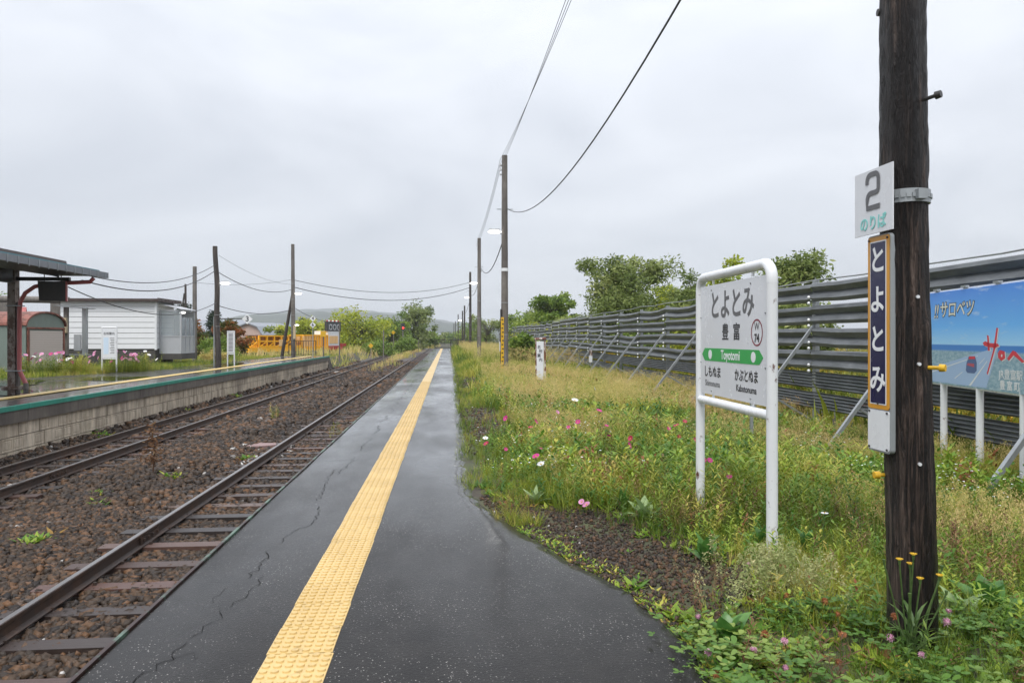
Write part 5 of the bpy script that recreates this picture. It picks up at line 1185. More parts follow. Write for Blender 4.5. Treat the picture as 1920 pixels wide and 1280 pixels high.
# ------------------------------------------------------------------ ground vegetation templates
def blade(bend, wd, seg=2):
    v = [(-wd, 0, 0), (wd, 0, 0), (-wd * .8, bend * .25, .5), (wd * .8, bend * .25, .5), (0, bend, .95)]
    return np.array(v), np.array([(0, 1, 3), (0, 3, 2), (2, 3, 4)])
BL = [blade(b_, w_) for b_, w_ in ((.15, .012), (.35, .014), (.55, .012), (.8, .016), (.25, .02))]
def tuft(n, seed, spread=.12, wd=.013):
    g = np.random.default_rng(seed); vs, fs = [], []
    for i in range(n):
        v, f = blade(g.uniform(.1, .75), wd * g.uniform(.7, 1.3)); a = g.random() * 6.28; s = g.uniform(.55, 1.1); c, s_ = math.cos(a), math.sin(a)
        q = v * s; q[:, :2] *= 1; w = np.stack([q[:, 0] * c - q[:, 1] * s_, q[:, 0] * s_ + q[:, 1] * c, q[:, 2]], -1) + np.array([g.normal(0, spread), g.normal(0, spread), 0])
        fs.append(f + 5 * i); vs.append(w)
    return np.concatenate(vs), np.concatenate(fs)
TUFT = [tuft(10, i) for i in range(6)]; TUFTW = [tuft(8, 20 + i, .2, .022) for i in range(5)]; TUFTF = [tuft(6, 30 + i, .26, .036) for i in range(5)]
def panicle(seed, n=12):
    g = np.random.default_rng(seed); vs, fs = [], []
    def tri(p, q, w):
        p, q = np.array(p), np.array(q); d = q - p; u = np.cross(d, [g.normal(), g.normal(), .3]); u = u / (np.linalg.norm(u) + 1e-9) * w
        k = len(vs); vs.extend([p - u, p + u, q]); fs.append((k, k + 1, k + 2))
    lx, ly = g.normal(0, .12, 2)
    tri((0, 0, 0), (lx, ly, 1.0), .006)
    for i in range(n):
        z = g.uniform(.58, 1.0); a = g.random() * 6.28; L = g.uniform(.06, .16) * (1.25 - z) * 2.2; p = (lx * z, ly * z, z); q = (lx * z + L * math.cos(a), ly * z + L * math.sin(a), z + L * .6)
        tri(p, q, .003)
        tri(q, (q[0] + g.normal(0, .012), q[1] + g.normal(0, .012), q[2] + .034), .012)
    return np.array(vs), np.array(fs)
PAN = [panicle(i) for i in range(6)]
def leaf_geo(L, w, bend, seg=3):
    vs = []
    for i in range(seg + 1):
        t_ = i / seg; ww = w * math.sin(math.pi * (.12 + .88 * t_) ** .8) if i < seg else 0.0; vs += [(-ww, L * t_, bend * t_ * (1 - t_) * 2), (0, L * t_, bend * t_ * (1 - t_) * 2 - ww * .25), (ww, L * t_, bend * t_ * (1 - t_) * 2)]
    fs = []
    for i in range(seg):
        a, b_ = 3 * i, 3 * i + 3; fs += [(a, a + 1, b_ + 1), (a, b_ + 1, b_), (a + 1, a + 2, b_ + 2), (a + 1, b_ + 2, b_ + 1)]
    return np.array(vs), np.array(fs)
def place_leaf(v, yaw, pitch, off):
    c, s_ = math.cos(pitch), math.sin(pitch); q = np.stack([v[:, 0], v[:, 1] * c - v[:, 2] * s_, v[:, 1] * s_ + v[:, 2] * c], -1); c, s_ = math.cos(yaw), math.sin(yaw)
    return np.stack([q[:, 0] * c - q[:, 1] * s_, q[:, 0] * s_ + q[:, 1] * c, q[:, 2]], -1) + np.array(off)
def leafy(seed, n=12, L=.2, w=.035, up=True, seg=2):
    g = np.random.default_rng(seed); vs, fs, k = [], [], 0
    for i in range(n):
        if seg:
            v, f = leaf_geo(L * g.uniform(.6, 1.2), w * g.uniform(.7, 1.3), g.uniform(0, .08), seg)
        else:
            l_ = L * g.uniform(.6, 1.2); w_ = w * g.uniform(.7, 1.3); v, f = np.array([(0, 0, 0), (w_, l_ * .45, .03 * L), (0, l_, 0), (-w_, l_ * .45, .03 * L)]), np.array([(0, 1, 2), (0, 2, 3)])
        z = (.1 + .85 * i / n) if up else .01
        v = place_leaf(v, i * 2.4 + g.normal(0, .3), g.uniform(.1, .8) if up else g.uniform(.15, .75), (0, 0, z)); vs.append(v); fs.append(f + k); k += len(v)
    if up: vs.append(np.array([(-.006, 0, 0), (.006, 0, 0), (0, 0, 1.0)])); fs.append(np.array([(k, k + 1, k + 2)]))
    return np.concatenate(vs), np.concatenate(fs)
UPR = [leafy(i, 13, .24, .04) for i in range(5)]; UPRF = [leafy(10 + i, 14, .26, .045, True, 0) for i in range(5)]; ROS = [leafy(40 + i, 8, .9, .16, False, 2) for i in range(5)]; FINE = [leafy(60 + i, 26, .17, .016, True, 0) for i in range(5)]
def spray(seed):
    g = np.random.default_rng(seed); vs, fs = [], []
    for i in range(60):
        z = g.uniform(.35, 1.0); r = .28 * (1.08 - z) + .03; a = g.random() * 6.28; p = np.array([r * math.cos(a) * g.random() ** .5, r * math.sin(a) * g.random() ** .5, z]); d = g.normal(0, .028, (3, 3)); k = len(vs); vs.extend(list(p + d)); fs.append((k, k + 1, k + 2))
    vs.extend([(-.008, 0, 0), (.008, 0, 0), (0, 0, .9)]); fs.append((180, 181, 182)); return np.array(vs), np.array(fs)
SPR = [spray(i) for i in range(4)]
def trifoil(seed):
    g = np.random.default_rng(seed); vs, fs, k = [], [], 0; h = 1.0
    for j in range(3):
        v = np.array([(0, 0, 0), (-.11, .10, .01), (-.155, .24, .02), (-.09, .36, .02), (0, .37, .0), (.09, .36, .02), (.155, .24, .02), (.11, .10, .01)]); f = np.array([(0, 7, 4), (7, 6, 4), (6, 5, 4), (0, 4, 1), (1, 4, 2), (2, 4, 3)]); v = place_leaf(v, j * 2.09 + g.normal(0, .1), g.uniform(-.1, .45), (0, 0, h)); vs.append(v); fs.append(f + k); k += len(v)
    vs.append(np.array([(-.02, 0, 0), (.02, 0, 0), (0, 0, h)])); fs.append(np.array([(k, k + 1, k + 2)])); return np.concatenate(vs), np.concatenate(fs)
TRI = [trifoil(i) for i in range(4)]

# bare ground mask on the right: 0 bare, 1 full
def cover(x, y):
    d = x - edge(y)
    c = sstep(-.02, .10, d)
    patch = np.exp(-((d - .42) / .66) ** 2) * sstep(3.9, 4.6, y) * (1 - sstep(6.4, 7.1, y))          # gravel patch by the widening
    verge = (d < .85) * sstep(10.5, 12, y) * (1 - sstep(27, 32, y)) * (vnoise(x * 0, y, 2.3, 4) > .42)
    return c * (1 - .985 * np.clip(patch * 1.35, 0, 1)) * (1 - .9 * verge)
def pts_right(n, x1, y0, y1, seed, thr=None, ns=1.0, no_=0.0, power=1.0, keep_off=0):
    g = np.random.default_rng(seed); x = g.uniform(.2, x1, n); y = y0 + (y1 - y0) * g.random(n) ** power
    k = in_view(x, y, 0, 1.0) & (g.random(n) < cover(x, y)) & (x > edge(y) + keep_off)
    if thr is not None: k &= vnoise(x, y, ns, no_) > thr + g.normal(0, .06, n)
    x, y = x[k], y[k]; return np.stack([x, y, gz(x, y) - .01], -1), g
def add_stuff(name, tpl, P, S, mat, lab, tint=None, tilt=.12, seed=1, cat='grass'):
    o = link(name, scatter_mesh(name, tpl, P, S, M[mat], tint, tilt, seed=seed)); stuff(o, lab, cat); return o
def tn(P, g, s=1.4, o=0, lo=.0, hi=1.0, j=.16): return np.clip(lo + (hi - lo) * vnoise(P[:, 0], P[:, 1], s, o) + g.normal(0, j, len(P)), 0, 1)
hsc = lambda P: .75 + .5 * vnoise(P[:, 0], P[:, 1], .8, 6)
low = lambda P: .30 + .70 * sstep(.0, .9, P[:, 0] - edge(P[:, 1]))
P, g = pts_right(14500, 7.4, 3.0, 9, 101); add_stuff('grass', TUFT, P, (.07 + .12 * g.random(len(P))) * (1 + .7 * sstep(5.8, 7.5, P[:, 1])) * hsc(P) * low(P), 'grass', 'short green grass around the near pole and station sign', tn(P, g), .2, 1)
P, g = pts_right(9500, 7.4, 9, 20, 102); add_stuff('grass', TUFTW, P, (.16 + .24 * g.random(len(P))) * hsc(P) * low(P), 'grass', 'green grass in the middle of the weed strip', tn(P, g), .2, 2)
P, g = pts_right(8500, 7.4, 20, 48, 103); add_stuff('grass', TUFTF, P, (.26 + .30 * g.random(len(P))) * hsc(P) * low(P), 'grass', 'green grass along the far half of the weed strip', tn(P, g), .2, 3)
P, g = pts_right(4500, 9, 48, 110, 104); add_stuff('grass', TUFTF, P, .4 + .4 * g.random(len(P)), 'grass', 'distant green grass beside the far poles', tn(P, g), .2, 4)
# straw coloured seed heads
P, g = pts_right(9500, 7.4, 5.2, 14, 111, .56, 1.1, 1, keep_off=.7); add_stuff('seed_grass', PAN, P, (.24 + .2 * g.random(len(P))) * hsc(P), 'straw', 'straw coloured seed grass around the station sign', tn(P, g, 1, 3), .18, 5)
P, g = pts_right(9500, 7.4, 14, 32, 112, .40, 1.6, 1, keep_off=.8); add_stuff('seed_grass', PAN, P, (.36 + .3 * g.random(len(P))) * hsc(P), 'straw', 'straw coloured seed grass in front of the fence', tn(P, g, 2, 3), .18, 6)
P, g = pts_right(4500, 9, 32, 100, 113, .35, 5, 1, keep_off=.8); add_stuff('seed_grass', PAN, P, .75 + .5 * g.random(len(P)), 'straw', 'pale seed grass far along the fence', tn(P, g, 2, 3), .18, 7)
# broad weeds
P, g = pts_right(3500, 6.5, 3.0, 9, 121, .36, .6, 2, .9); add_stuff('weeds', UPR, P, (.10 + .18 * g.random(len(P))) * (1 + .5 * sstep(6, 7.5, P[:, 1])) * low(P), 'weed', 'leafy green weeds around the near pole', tn(P, g, .6, 2), .15, 8, 'weeds')
P, g = pts_right(4600, 7.0, 7, 26, 122, .42, 1.0, 2); add_stuff('weeds', UPRF, P, (.20 + .30 * g.random(len(P))) * low(P), 'weed', 'taller leafy weeds behind the cosmos patch', tn(P, g, .6, 2), .15, 9, 'weeds')
P, g = pts_right(3800, 5.0, 2.9, 8, 123, .33, .4, 3); add_stuff('ground_cover', ROS, P, (.05 + .09 * g.random(len(P))), 'weed', 'flat rosette weeds along the platform edge', tn(P, g, .5, 2), .1, 10, 'weeds')
P, g = pts_right(1700, 4.5, 5.8, 13, 124, .45, .9, 5); add_stuff('feathery_weeds', FINE, P, (.28 + .25 * g.random(len(P))) * low(P), 'grass', 'feathery fine leaved cosmos foliage beside the platform', tn(P, g, .6, 2), .15, 11, 'weeds')
g = np.random.default_rng(140); n = 2600; y = 6.2 + 60 * g.random(n) ** 1.7; x = edge(y) + g.normal(.03, .10, n); k = (vnoise(x * 0, y, .9, 6) > .40) & (x > edge(y) - .16); x, y = x[k], y[k]; P = np.stack([x, y, np.full(len(x), -.045)], -1)
P = P[g.random(len(P)) < .5]; add_stuff('edge_grass', TUFT, P, .05 + .11 * g.random(len(P)) * (1 + .03 * P[:, 1]), 'grass', 'grass tufts overhanging the right edge of the platform', tn(P, g, .8, 2, .1, .7), .4, 40)
g = np.random.default_rng(141); n = 700; y = g.uniform(3.2, 6.4, n); x = edge(y) + np.abs(g.normal(0, .12, n)) - .05; P = np.stack([x, y, np.full(n, -.045)], -1)
add_stuff('edge_weeds', ROS, P, .02 + .05 * g.random(n), 'weed', 'tiny weeds and moss along the curved asphalt edge', .3 + .7 * g.random(n), .3, 41, 'weeds')
P, g = pts_right(800, 5.5, 3.0, 6.5, 128, .5, .5, 9); add_stuff('feathery_weeds', FINE, P, (.16 + .16 * g.random(len(P))) * low(P), 'grass', 'soft feathery green clumps near the pole foot', tn(P, g, .6, 2, 0, .7), .2, 42, 'weeds')
P, g = pts_right(2600, 6.0, 3.0, 16, 125, .56, .7, 8); add_stuff('dry_weeds', FINE, P, (.15 + .2 * g.random(len(P))), 'brownweed', 'withered brown weeds scattered among the green', tn(P, g, .6, 2), .3, 12, 'weeds')
for i, (x, y, sx, sy, n, s_, lab) in enumerate([(.62, 6.75, .12, .22, 60, .13, 'reddish withered weeds spilling onto the wet asphalt edge'), (2.0, 7.9, .25, .5, 70, .3, 'brown dead weed clump in the cosmos patch'), (2.0, 6.1, .16, .2, 60, .2, 'tan wispy dry clump left of the far sign leg'), (1.75, 4.65, .2, .25, 45, .14, 'rusty dry weeds on the bare soil'), (3.6, 5.2, .5, .6, 70, .24, 'brown withered weeds right of the dark pole')]):
    g = np.random.default_rng(400 + i); P = np.stack([g.normal(x, sx, n), g.normal(y, sy, n), np.zeros(n)], -1); P = P[P[:, 0] > edge(P[:, 1]) - .08]; P[:, 2] = np.maximum(gz(P[:, 0], P[:, 1]), -.04) - .01
    add_stuff('dry_weeds', FINE, P, s_ * (.6 + .7 * g.random(len(P))), 'brownweed', lab, g.random(len(P)), .35, 60 + i, 'weeds')
# mugwort sprays left and front of the station sign's near post
g = np.random.default_rng(126); n = 120; P = np.stack([g.normal(2.1, .17, n), g.normal(4.42, .17, n), np.full(n, -.05)], -1); P[:, 2] = gz(P[:, 0], P[:, 1]) - .01
add_stuff('mugwort', SPR, P, .13 + .18 * g.random(n), 'mugwort', 'pale seeding mugwort clump at the foot of the station sign', g.random(n), .15, 13, 'weeds')
# clover bed at the bottom right
g = np.random.default_rng(127); n = 3400; x = g.uniform(1.15, 4.0, n); y = g.uniform(2.7, 4.1, n); k = (x > edge(y) - .10) & (vnoise(x, y, .3, 7) > .46) & in_view(x, y, 0, 1); x, y = x[k], y[k]; P = np.stack([x, y, gz(x, y) - .01], -1)
add_stuff('clover', TRI, P, .03 + .085 * g.random(len(P)) ** 1.5, 'clover', 'clover leaves covering the ground at the foot of the near pole', tn(P, g, .4, 2), .8, 14, 'clover')
# beyond the fence: goldenrod and tall weeds
g = np.random.default_rng(130); n = 2600; x = 7.9 + 26 * g.random(n) ** 1.8; y = g.uniform(5, 75, n); k = in_view(x, y, 0, 2); x, y = x[k], y[k]; P = np.stack([x, y, gz(x, y) - .02], -1)
add_stuff('goldenrod_field', SPR, P, .75 + .7 * g.random(len(P)), 'goldenrod', 'yellowing goldenrod field seen through the fence gaps', tn(P, g, 3, 2), .12, 15, 'weeds')
g = np.random.default_rng(131); n = 6000; x = 7.7 + 30 * g.random(n) ** 1.4; y = g.uniform(4, 110, n); k = in_view(x, y, 0, 2); x, y = x[k], y[k]; P = np.stack([x, y, gz(x, y) - .02], -1)
add_stuff('meadow_grass', TUFTF, P, .6 + .5 * g.random(len(P)), 'grass', 'tall meadow grass beyond the snow fence', tn(P, g, 2, 2), .15, 16)
# left side grass
def pts_left(n, x0, x1, y0, y1, seed): 
    g = np.random.default_rng(seed); x = g.uniform(x0, x1, n); y = g.uniform(y0, y1, n); k = in_view(x, y) & (x < np.interp(y, LY + [57, 58.8, 59], LX + [-12.2, -12.2, -9.4]) - .02); x, y = x[k], y[k]; return np.stack([x, y, gz(x, y) - .02], -1), g
P, g = pts_left(9000, -24, -12, 22, 42, 141); k = P[:, 0] > -19.5; P = P[k]; add_stuff('grass', TUFTW, P, .16 + .22 * g.random(len(P)), 'grass', 'grass bed behind the opposite platform before the shed and building', tn(P, g, 1.2), .2, 17)
P, g = pts_left(5200, -26, -9.2, 42, 80, 142); add_stuff('grass', TUFTF, P, .14 + .2 * g.random(len(P)), 'grass', 'wild grass behind the opposite platform near yellow machines', tn(P, g, 3, 0, .2, 1.0), .2, 18)
g = np.random.default_rng(143); n = 6000; x = g.uniform(-45, -1.9, n); y = g.uniform(60, 240, n); k = in_view(x, y) & ((x < -9.2) | (vnoise(x, y, 5, 2) > .55)) & ~((np.abs(np.abs(x + 5.3) - 2.2) < 1.0) & (y < 150)); x, y = x[k], y[k]; P = np.stack([x, y, gz(x, y)], -1)
add_stuff('grass', TUFTF, P, .5 + .6 * g.random(len(P)), 'straw', 'dry yellow grass around the tracks beyond the platforms', tn(P, g, 6, 0, .0, .8), .2, 19)
# verge between the tracks
g = np.random.default_rng(144); n = 1600; y = 22 + 110 * g.random(n) ** .6; x = -5.3 + g.normal(0, .28, n) + .5 * (vnoise(y, y * 0, 5) - .5); k = vnoise(x * .3, y, 2.6, 3) > .70 - .45 * sstep(40, 80, y); x, y = x[k], y[k]; P = np.stack([x, y, bedz(x, y)], -1)
add_stuff('dry_weeds', FINE, P, .22 + .4 * g.random(len(P)), 'straw', 'dry weeds growing between the two tracks', tn(P, g, 2), .2, 20, 'weeds')
for i, (x, y, n, s, mt) in enumerate([(-5.0, 9.3, 16, .10, 'weed'), (-5.2, 11.3, 14, .09, 'weed'), (-5.6, 12.1, 10, .09, 'weed'), (-4.85, 13.3, 14, .1, 'weed'), (-4.2, 15.6, 22, .10, 'weed'), (-8.75, 19.2, 22, .14, 'weed'), (-8.75, 31, 18, .16, 'weed'), (-5.35, 10.9, 8, .07, 'brownweed'), (-4.6, 7.3, 3, .04, 'weed'), (-8.8, 25.5, 8, .1, 'weed'), (-5.2, 22.5, 20, .22, 'grass'), (-1.85, 12.4, 8, .12, 'grass')]):
    g = np.random.default_rng(200 + i); P = np.stack([g.normal(x, .06, n), g.normal(y, .09, n), np.full(n, 0.)], -1); P[:, 2] = bedz(P[:, 0], P[:, 1]) if x < -1.9 else -.08
    o = link('trackside_weed', scatter_mesh('trackside_weed', ROS if mt != 'grass' else FINE, P, 1.5 * s * (.6 + .8 * g.random(n)) * (1 if mt != 'grass' else 1.0), M[mt], g.random(n), .1, seed=i)); tag(o, ['low green weed tuft in the ballast, nearest to the camera on the left', 'second low green weed tuft up the ballast', 'third small weed tuft between the tracks', 'bright weed tuft right of the dead stalk', 'bright green weed tuft beside the flat reddish stone', 'green weed at the foot of the block wall, nearest', 'green weed at the wall foot farther along', 'withered leaf tuft in the ballast', 'tiny green sprout in the foreground ballast', 'small sprig beside the wall-side rail', 'straggly green weed clump midway between the tracks', 'small weed growing from the platform edge strip'][i], 'weed', 'weeds in the ballast')
# dead stalk and flat stone between tracks
s = thing('dead_stalk', 'dead brown weed stalk standing between the tracks', 'weed', (-5.3, 13.6, -.92)); g = np.random.default_rng(5)
m = MB(); m.tube([(0, 0, 0), (.02, .02, .4), (-.02, 0, .85)], [.014, .01, .004], 6); m.build('stem', M['brownweed'], s)
V, F = leaf_quads(np.stack([g.normal(0, .07, 260), g.normal(0, .07, 260), g.uniform(.25, .95, 260)], -1), .08, 3, asp=.3); stuff(link('leaf', np_mesh('leaf', V, F, M['brownweed'], g.random(len(V))), s))
m = MB(); m.prism([(-.38, -.2), (.1, -.28), (.42, -.1), (.35, .2), (-.1, .26), (-.42, .1)], 0, .05, 'z'); tag(m.build('flat_stone', flat('reddish_stone', (.24, .15, .14), .5), None, (-4.35, 17.2, -.93)), 'flat reddish stone slab lying between the tracks', 'stone')

# ------------------------------------------------------------------ single flowers
def petal_head(mat, n=8, r=.035, cup=.3, core='hawkyellow'):
    m = MB()
    for i in range(n):
        a = 2 * math.pi * i / n; c, s_ = math.cos(a), math.sin(a); w = r * .42
        def q(rr, t_, z): return (rr * c - t_ * s_, rr * s_ + t_ * c, z)
        m.add([q(r * .15, 0, 0), q(r * .6, w, r * cup * .6), q(r, w * .7, r * cup), q(r, -w * .7, r * cup), q(r * .6, -w, r * cup * .6)], [(0, 1, 2, 3, 4)])
    k = MB(); k.ball((0, 0, .004), r * .22, (1, 1, .6), 8, 4)
    return m.mesh('petals', M[mat]), k.mesh('flower_centre', M[core])
HEADS = {k: petal_head(k) for k in ('magenta', 'crimson', 'petal_w', 'petal_p')}
COSF = [scatter_mesh('foliage', FINE, np.array([(.06, .02, 0), (-.05, .05, 0), (0, -.06, 0)]), np.array([.9, .75, .8]), M['grass'], np.array([.35, .5, .25]), .15, seed=500 + i) for i in range(3)]
def cosmos(x, y, h, kind, lab, grp, sc=1.0, face=(0.35, -.3)):
    z = float(gz(x, y)); s = thing('cosmos_flower', lab, 'flower', (x, y, z), random.uniform(-.5, .5), grp)
    lx, ly = random.uniform(-.06, .06), random.uniform(-.06, .06)
    MB().tube([(0, 0, 0), (lx * .5, ly * .4, h * .5), (lx, ly, h)], [.004, .003, .002], 5).build('stem', M['stem'], s)
    o = link('petals', HEADS[kind][0], s, (lx, ly, h)); o.rotation_euler = (random.uniform(.1, 1.3), random.uniform(-.6, .6), random.uniform(-1.2, 1.2)); o.scale = (sc * .82,) * 3
    link('flower_centre', HEADS[kind][1], o)
    if x > 0: o = link('foliage', COSF[random.randrange(3)], s); o.scale = (h * 1.0, h * 1.0, h * .95); o.rotation_euler = (0, 0, random.random() * 6)
colname = {'magenta': 'magenta', 'crimson': 'deep crimson', 'petal_w': 'white', 'petal_p': 'pale pink'}
fl = [(.87, 11.0, .40, 'magenta', 1.5), (1.27, 10.3, .42, 'magenta', 1.5), (1.17, 9.8, .40, 'crimson', 1.2), (.50, 8.9, .33, 'crimson', 1.2), (.47, 8.9, .38, 'petal_w', 1.2), (.71, 8.6, .30, 'magenta', .8), (.98, 7.7, .35, 'magenta', 1.4), (.97, 7.75, .26, 'petal_w', 1.3), (1.12, 8.6, .30, 'magenta', .8), (1.36, 8.2, .26, 'crimson', 1.0), (1.58, 9.6, .42, 'magenta', .9), (1.72, 9.7, .48, 'magenta', 1.2), (1.60, 9.1, .33, 'magenta', .8), (1.70, 10.6, .52, 'petal_p', 1.1),
      (2.27, 10.9, .50, 'magenta', 1.6), (1.98, 8.7, .43, 'magenta', .9), (1.98, 9.1, .50, 'magenta', .9), (2.10, 8.4, .36, 'magenta', 1.4), (2.15, 8.6, .42, 'crimson', 1.2), (3.1, 9.7, .46, 'crimson', 1.5), (2.95, 9.6, .42, 'magenta', .9), (3.05, 9.3, .36, 'crimson', 1.1), (3.2, 9.2, .33, 'magenta', 1.4), (3.4, 10.0, .50, 'crimson', 1.1), (2.10, 11.4, .62, 'petal_w', 1.9), (2.95, 14.5, .60, 'petal_w', 1.6),
      (1.22, 6.55, .10, 'petal_p', 1.3), (1.28, 6.6, .12, 'petal_p', 1.0), (2.62, 7.2, .38, 'magenta', 1.0), (2.75, 7.25, .36, 'magenta', 1.0), (2.85, 6.9, .25, 'magenta', 1.0)]
ORD = 'first second third fourth fifth sixth seventh eighth ninth tenth eleventh twelfth thirteenth fourteenth fifteenth'.split()
FLAB = {}
for kk in colname:
    q = sorted([i for i in range(24) if fl[i][3] == kk], key=lambda i: fl[i][0] / fl[i][1])
    for r_, i in enumerate(q): FLAB[i] = ORD[r_] + ' ' + colname[kk] + ' cosmos flower rightwards from the platform edge, left of station sign'
FLAB[26] = 'larger pale pink flower low over the gravel patch'; FLAB[27] = 'smaller pale pink flower beside the larger one on the gravel patch'
for i, (x, y, h, k, sc) in enumerate(fl):
    lab = {'magenta': 'magenta cosmos flower in the weed patch left of the station sign', 'crimson': 'deep crimson cosmos flower in the weed patch left of the station sign', 'petal_w': 'white cosmos flower in the weed patch left of the station sign', 'petal_p': 'pale pink cosmos flower in the weed patch left of the station sign'}[k]
    grp = colname[k] + ' cosmos beside the near platform'
    if i == 24: lab, grp = 'largest white cosmos blossom above the weeds in front of the gauge pole', None
    if i == 25: lab, grp = 'smaller white cosmos blossom farther back toward the rusty sign', None
    if i >= 28: lab, grp = ['left', 'middle', 'lowest'][i - 28] + ' one of three magenta cosmos between the legs of the station sign', 'magenta cosmos behind the station sign'
    if i in (26, 27): lab, grp = 'pale pink flower low over the gravel patch', 'pink flowers on the gravel patch'
    cosmos(x, y, h, k, FLAB.get(i, lab), grp, sc)
g = np.random.default_rng(77)
for i in range(48):
    k = ('petal_p', 'petal_w', 'petal_p', 'magenta')[i % 4]; x = -15.9 + 3.4 * g.random(); y = np.interp(x, [-16, -12.5], [28.4, 31.8]) + g.uniform(-.3, 1.2); cosmos(x, y, .45 + .45 * g.random(), k, colname[k] + ' cosmos flower in the bed by the sightseeing sign', colname[k] + ' cosmos on the opposite platform', 2.6)
P = np.stack([g.uniform(-16.2, -12.6, 1000), np.zeros(1000), np.full(1000, .1)], -1); P[:, 1] = np.interp(P[:, 0], [-16, -12.5], [28.6, 32]) + g.uniform(-.5, 1.4, 1000); add_stuff('feathery_weeds', FINE, P, .25 + .5 * g.random(1000) * vnoise(P[:, 0], P[:, 1], .5) * 1.6, 'grass', 'cosmos foliage bed by the sightseeing sign', tn(P, g, .8, 1, .3, .9), .15, 33, 'weeds')
# red clover heads
hd = MB()
for i in range(46):
    a = i * 2.4; z = 1 - 2 * (i + .5) / 46; r = math.sqrt(1 - z * z); n_ = Vector((r * math.cos(a), r * math.sin(a), z * .9 + .25)).normalized(); c_ = n_ * .0095; u = n_.orthogonal().normalized() * .0028; hd.add([c_ - u, c_ + u, c_ + n_ * .0085 + u * .4, c_ + n_ * .0085 - u * .4], [(0, 1, 2, 3)])
hd.ball((0, 0, 0), .0095, (1, 1, .95), 8, 6); hm_ = hd.mesh('flower_head', M['cloverhead']); hb_ = MB(); hb_.v, hb_.f, hb_.m = list(hd.v), list(hd.f), list(hd.m); hbm = hb_.mesh('flower_head', M['cloverbrown'])
cl = [(1.26, 3.46, .09, 0), (1.25, 3.28, .06, 1), (1.36, 3.25, .05, 0), (1.48, 3.42, .10, 0), (1.48, 3.2, .05, 1), (1.5, 3.12, .05, 0), (1.60, 3.3, .07, 0), (1.62, 3.22, .05, 1), (1.36, 3.85, .10, 0), (1.62, 3.65, .09, 1), (1.98, 4.05, .12, 1), (2.15, 3.95, .12, 1), (2.2, 3.35, .16, 0), (2.28, 3.3, .1, 0), (2.5, 3.42, .2, 0), (2.66, 3.6, .2, 0), (1.95, 4.55, .15, 0), (2.05, 4.5, .15, 0), (2.12, 4.45, .16, 1), (2.0, 3.5, .13, 1), (1.85, 3.28, .1, 1), (1.72, 3.5, .10, 0), (2.3, 3.5, .2, 1), (2.1, 3.75, .13, 1)]
CL = {}
for q in (0, 1):
    for r_, i in enumerate(sorted([i for i in range(len(cl)) if cl[i][3] == q], key=lambda i: cl[i][0] / cl[i][1])): CL[i] = ORD[r_] + ' from the left of the ' + ('faded brown' if q else 'pink') + ' clover heads at lower right'
for i, (x, y, h, br_) in enumerate(cl):
    s = thing('clover_flower', CL[i], 'flower', (x, y, float(gz(x, y))), random.uniform(0, 6), ('faded' if br_ else 'pink') + ' clover heads')
    lx = random.uniform(-.03, .03); MB().tube([(0, 0, 0), (lx, .01, h * .6), (lx * 1.4, 0, h)], .0022, 5).build('stem', M['stem'], s); o = link('flower_head', hbm if br_ else hm_, s, (lx * 1.4, 0, h)); o.scale = (1.05 + .3 * random.random(),) * 3
# hawkweed by the pole
s = thing('hawkweed', 'yellow hawkweed with bare upright stalks in front of the dark pole', 'plant', (2.36, 3.47, -.04))
for i, (dx, dz, op) in enumerate([(-.16, .50, 0), (-.09, .50, 1), (-.03, .53, 1), (-.02, .47, 1), (.02, .40, 1), (.11, .42, 1), (.15, .46, 0), (.16, .34, 0), (-.05, .34, 0)]):
    x0 = dx * .25; st = MB().tube([(x0, 0, 0), (x0 + (dx - x0) * .35, .01, dz * .45), (dx, -.02 * (i % 3), dz)], [.0045, .0038, .004], 6).build('stalk', M['stem'], s)
    MB().tube([(dx, -.02 * (i % 3), dz - .004), (dx, -.02 * (i % 3), dz + .018)], [.005, .0085], 8).build('bud', M['stem'], st)
    if op:
        m = MB(); 
        for k in range(14):
            a = k * .449; m.add([(dx, -.02 * (i % 3), dz + .014), (dx + .018 * math.cos(a - .15), -.02 * (i % 3) + .018 * math.sin(a - .15), dz + .027), (dx + .018 * math.cos(a + .15), -.02 * (i % 3) + .018 * math.sin(a + .15), dz + .027)], [(0, 1, 2)])
        m.build('petals', M['hawkyellow'], st)
for k in range(14):
    v, f = leaf_geo(.16 + .06 * random.random(), .012, .06, 4); v = place_leaf(v, k * 2.4, random.uniform(.1, 1.0), (0, 0, .02 + .012 * k)); link('leaf', np_mesh('leaf', v, f, M['stem']), s)
# big leaved rosettes
def rosette(name, lab, x, y, n, L, w, mat, pitch0=.35, grp=None):
    s = thing(name, lab, 'plant', (x, y, float(gz(x, y)) - .005), random.random() * 6, grp)
    for k in range(n):
        q = L * random.uniform(.65, 1.1); v, f = leaf_geo(q, w * random.uniform(.8, 1.2), q * random.uniform(.12, .3), 6); v = place_leaf(v, k * 2.4 + random.uniform(-.2, .2), pitch0 + .9 * (k / n) + random.uniform(-.12, .12), (0, 0, .005 + .004 * k)); me = np_mesh('leaf', v, f, M[mat]); me.polygons.foreach_set('use_smooth', [True] * len(me.polygons)); link('leaf', me, s)
rosette('mullein_plant', 'pale felted mullein rosette beside the gravel patch', 1.76, 6.35, 12, .21, .045, 'mullein', .15)
rosette('mullein_plant', 'pale mullein rosette behind the foot of the dark pole', 3.0, 4.0, 12, .2, .045, 'mullein', .1)
rosette('mullein_plant', 'small pale rosette at the platform edge by the withered red weeds', .86, 7.05, 8, .2, .03, 'mullein', .3)
rosette('dock_plant', 'broad leaved green plant halfway along the bare soil', 1.88, 5.12, 10, .2, .045, 'dock', .35)
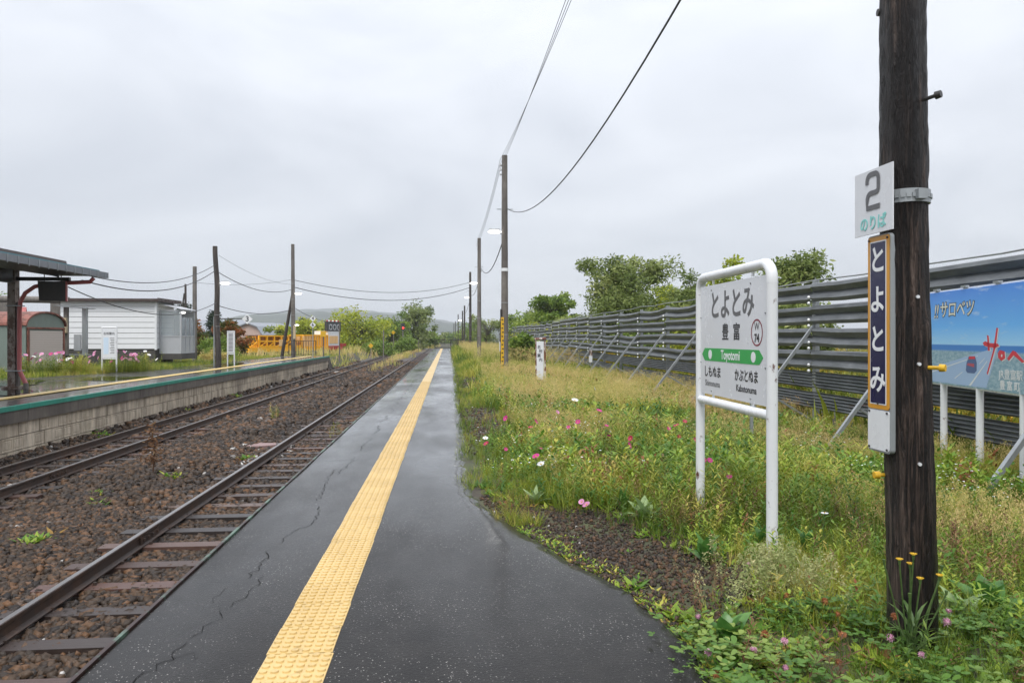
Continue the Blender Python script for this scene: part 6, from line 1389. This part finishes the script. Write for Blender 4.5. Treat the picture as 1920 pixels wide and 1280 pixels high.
rosette('dock_plant', 'bright leafy plant just behind the gravel patch, left one', 1.36, 6.95, 10, .18, .035, 'dock', .5)
rosette('dock_plant', 'bright leafy plant just behind the gravel patch, right one', 1.66, 6.7, 11, .2, .035, 'dock', .5)
rosette('dock_plant', 'small bright leafy plant left behind the gravel patch', 1.05, 7.0, 8, .14, .028, 'dock', .5)
rosette('dock_plant', 'dark leafy clump at the far leg of the station sign', 2.2, 6.95, 14, .3, .05, 'dock', .45)
rosette('dock_plant', 'broad leaves at the near leg of the station sign', 2.42, 5.35, 12, .24, .05, 'dock', .4)
rosette('dock_plant', 'broad green leaves overhanging the asphalt in the clover', 1.5, 3.75, 9, .2, .05, 'dock', .3)
rosette('dock_plant', 'large green leaves at right edge behind the pole foot', 3.3, 4.15, 10, .26, .07, 'dock', .3)
rosette('dock_plant', 'leafy plant left of the dark pole in the grass', 2.75, 5.3, 12, .2, .05, 'dock', .5)
# lone daisy
s = thing('daisy', 'single white daisy on a bare stalk between sign and pole', 'flower', (2.72, 5.05, -.1)); MB().tube([(0, 0, 0), (.01, 0, .2), (.02, -.01, .42)], .003, 5).build('stem', M['stem'], s); o = link('petals', petal_head('petal_w', 14, .026, .05)[0], s, (.02, -.01, .42)); link('flower_centre', petal_head('petal_w', 14, .026)[1], o)
# tiny white aster dots in the weeds
g = np.random.default_rng(300); P, g = pts_right(2600, 6.5, 6, 26, 301, .60, 1.1, 12); P[:, 2] += .28 + .2 * g.random(len(P))
DOT = [(np.array([(math.cos(a), math.sin(a), .2 * math.cos(3 * a)) for a in np.arange(0, 6.2, 1.05)]), np.array([(0, 1, 2), (0, 2, 3), (0, 3, 4), (0, 4, 5)]))]
add_stuff('aster_dots', DOT, P, .008 + .006 * g.random(len(P)), 'white_print', 'tiny white aster flowers sprinkled through the weeds', None, .0, 35, 'flowers')
print('TRIS', sum(len(o.data.loop_triangles) if False else sum(max(1, p.loop_total - 2) for p in o.data.polygons) if len(o.data.polygons) < 5000 else len(o.data.polygons) * (o.data.polygons[0].loop_total - 2) for o in scn.objects if o.type == 'MESH'), 'OBJS', len(scn.objects))
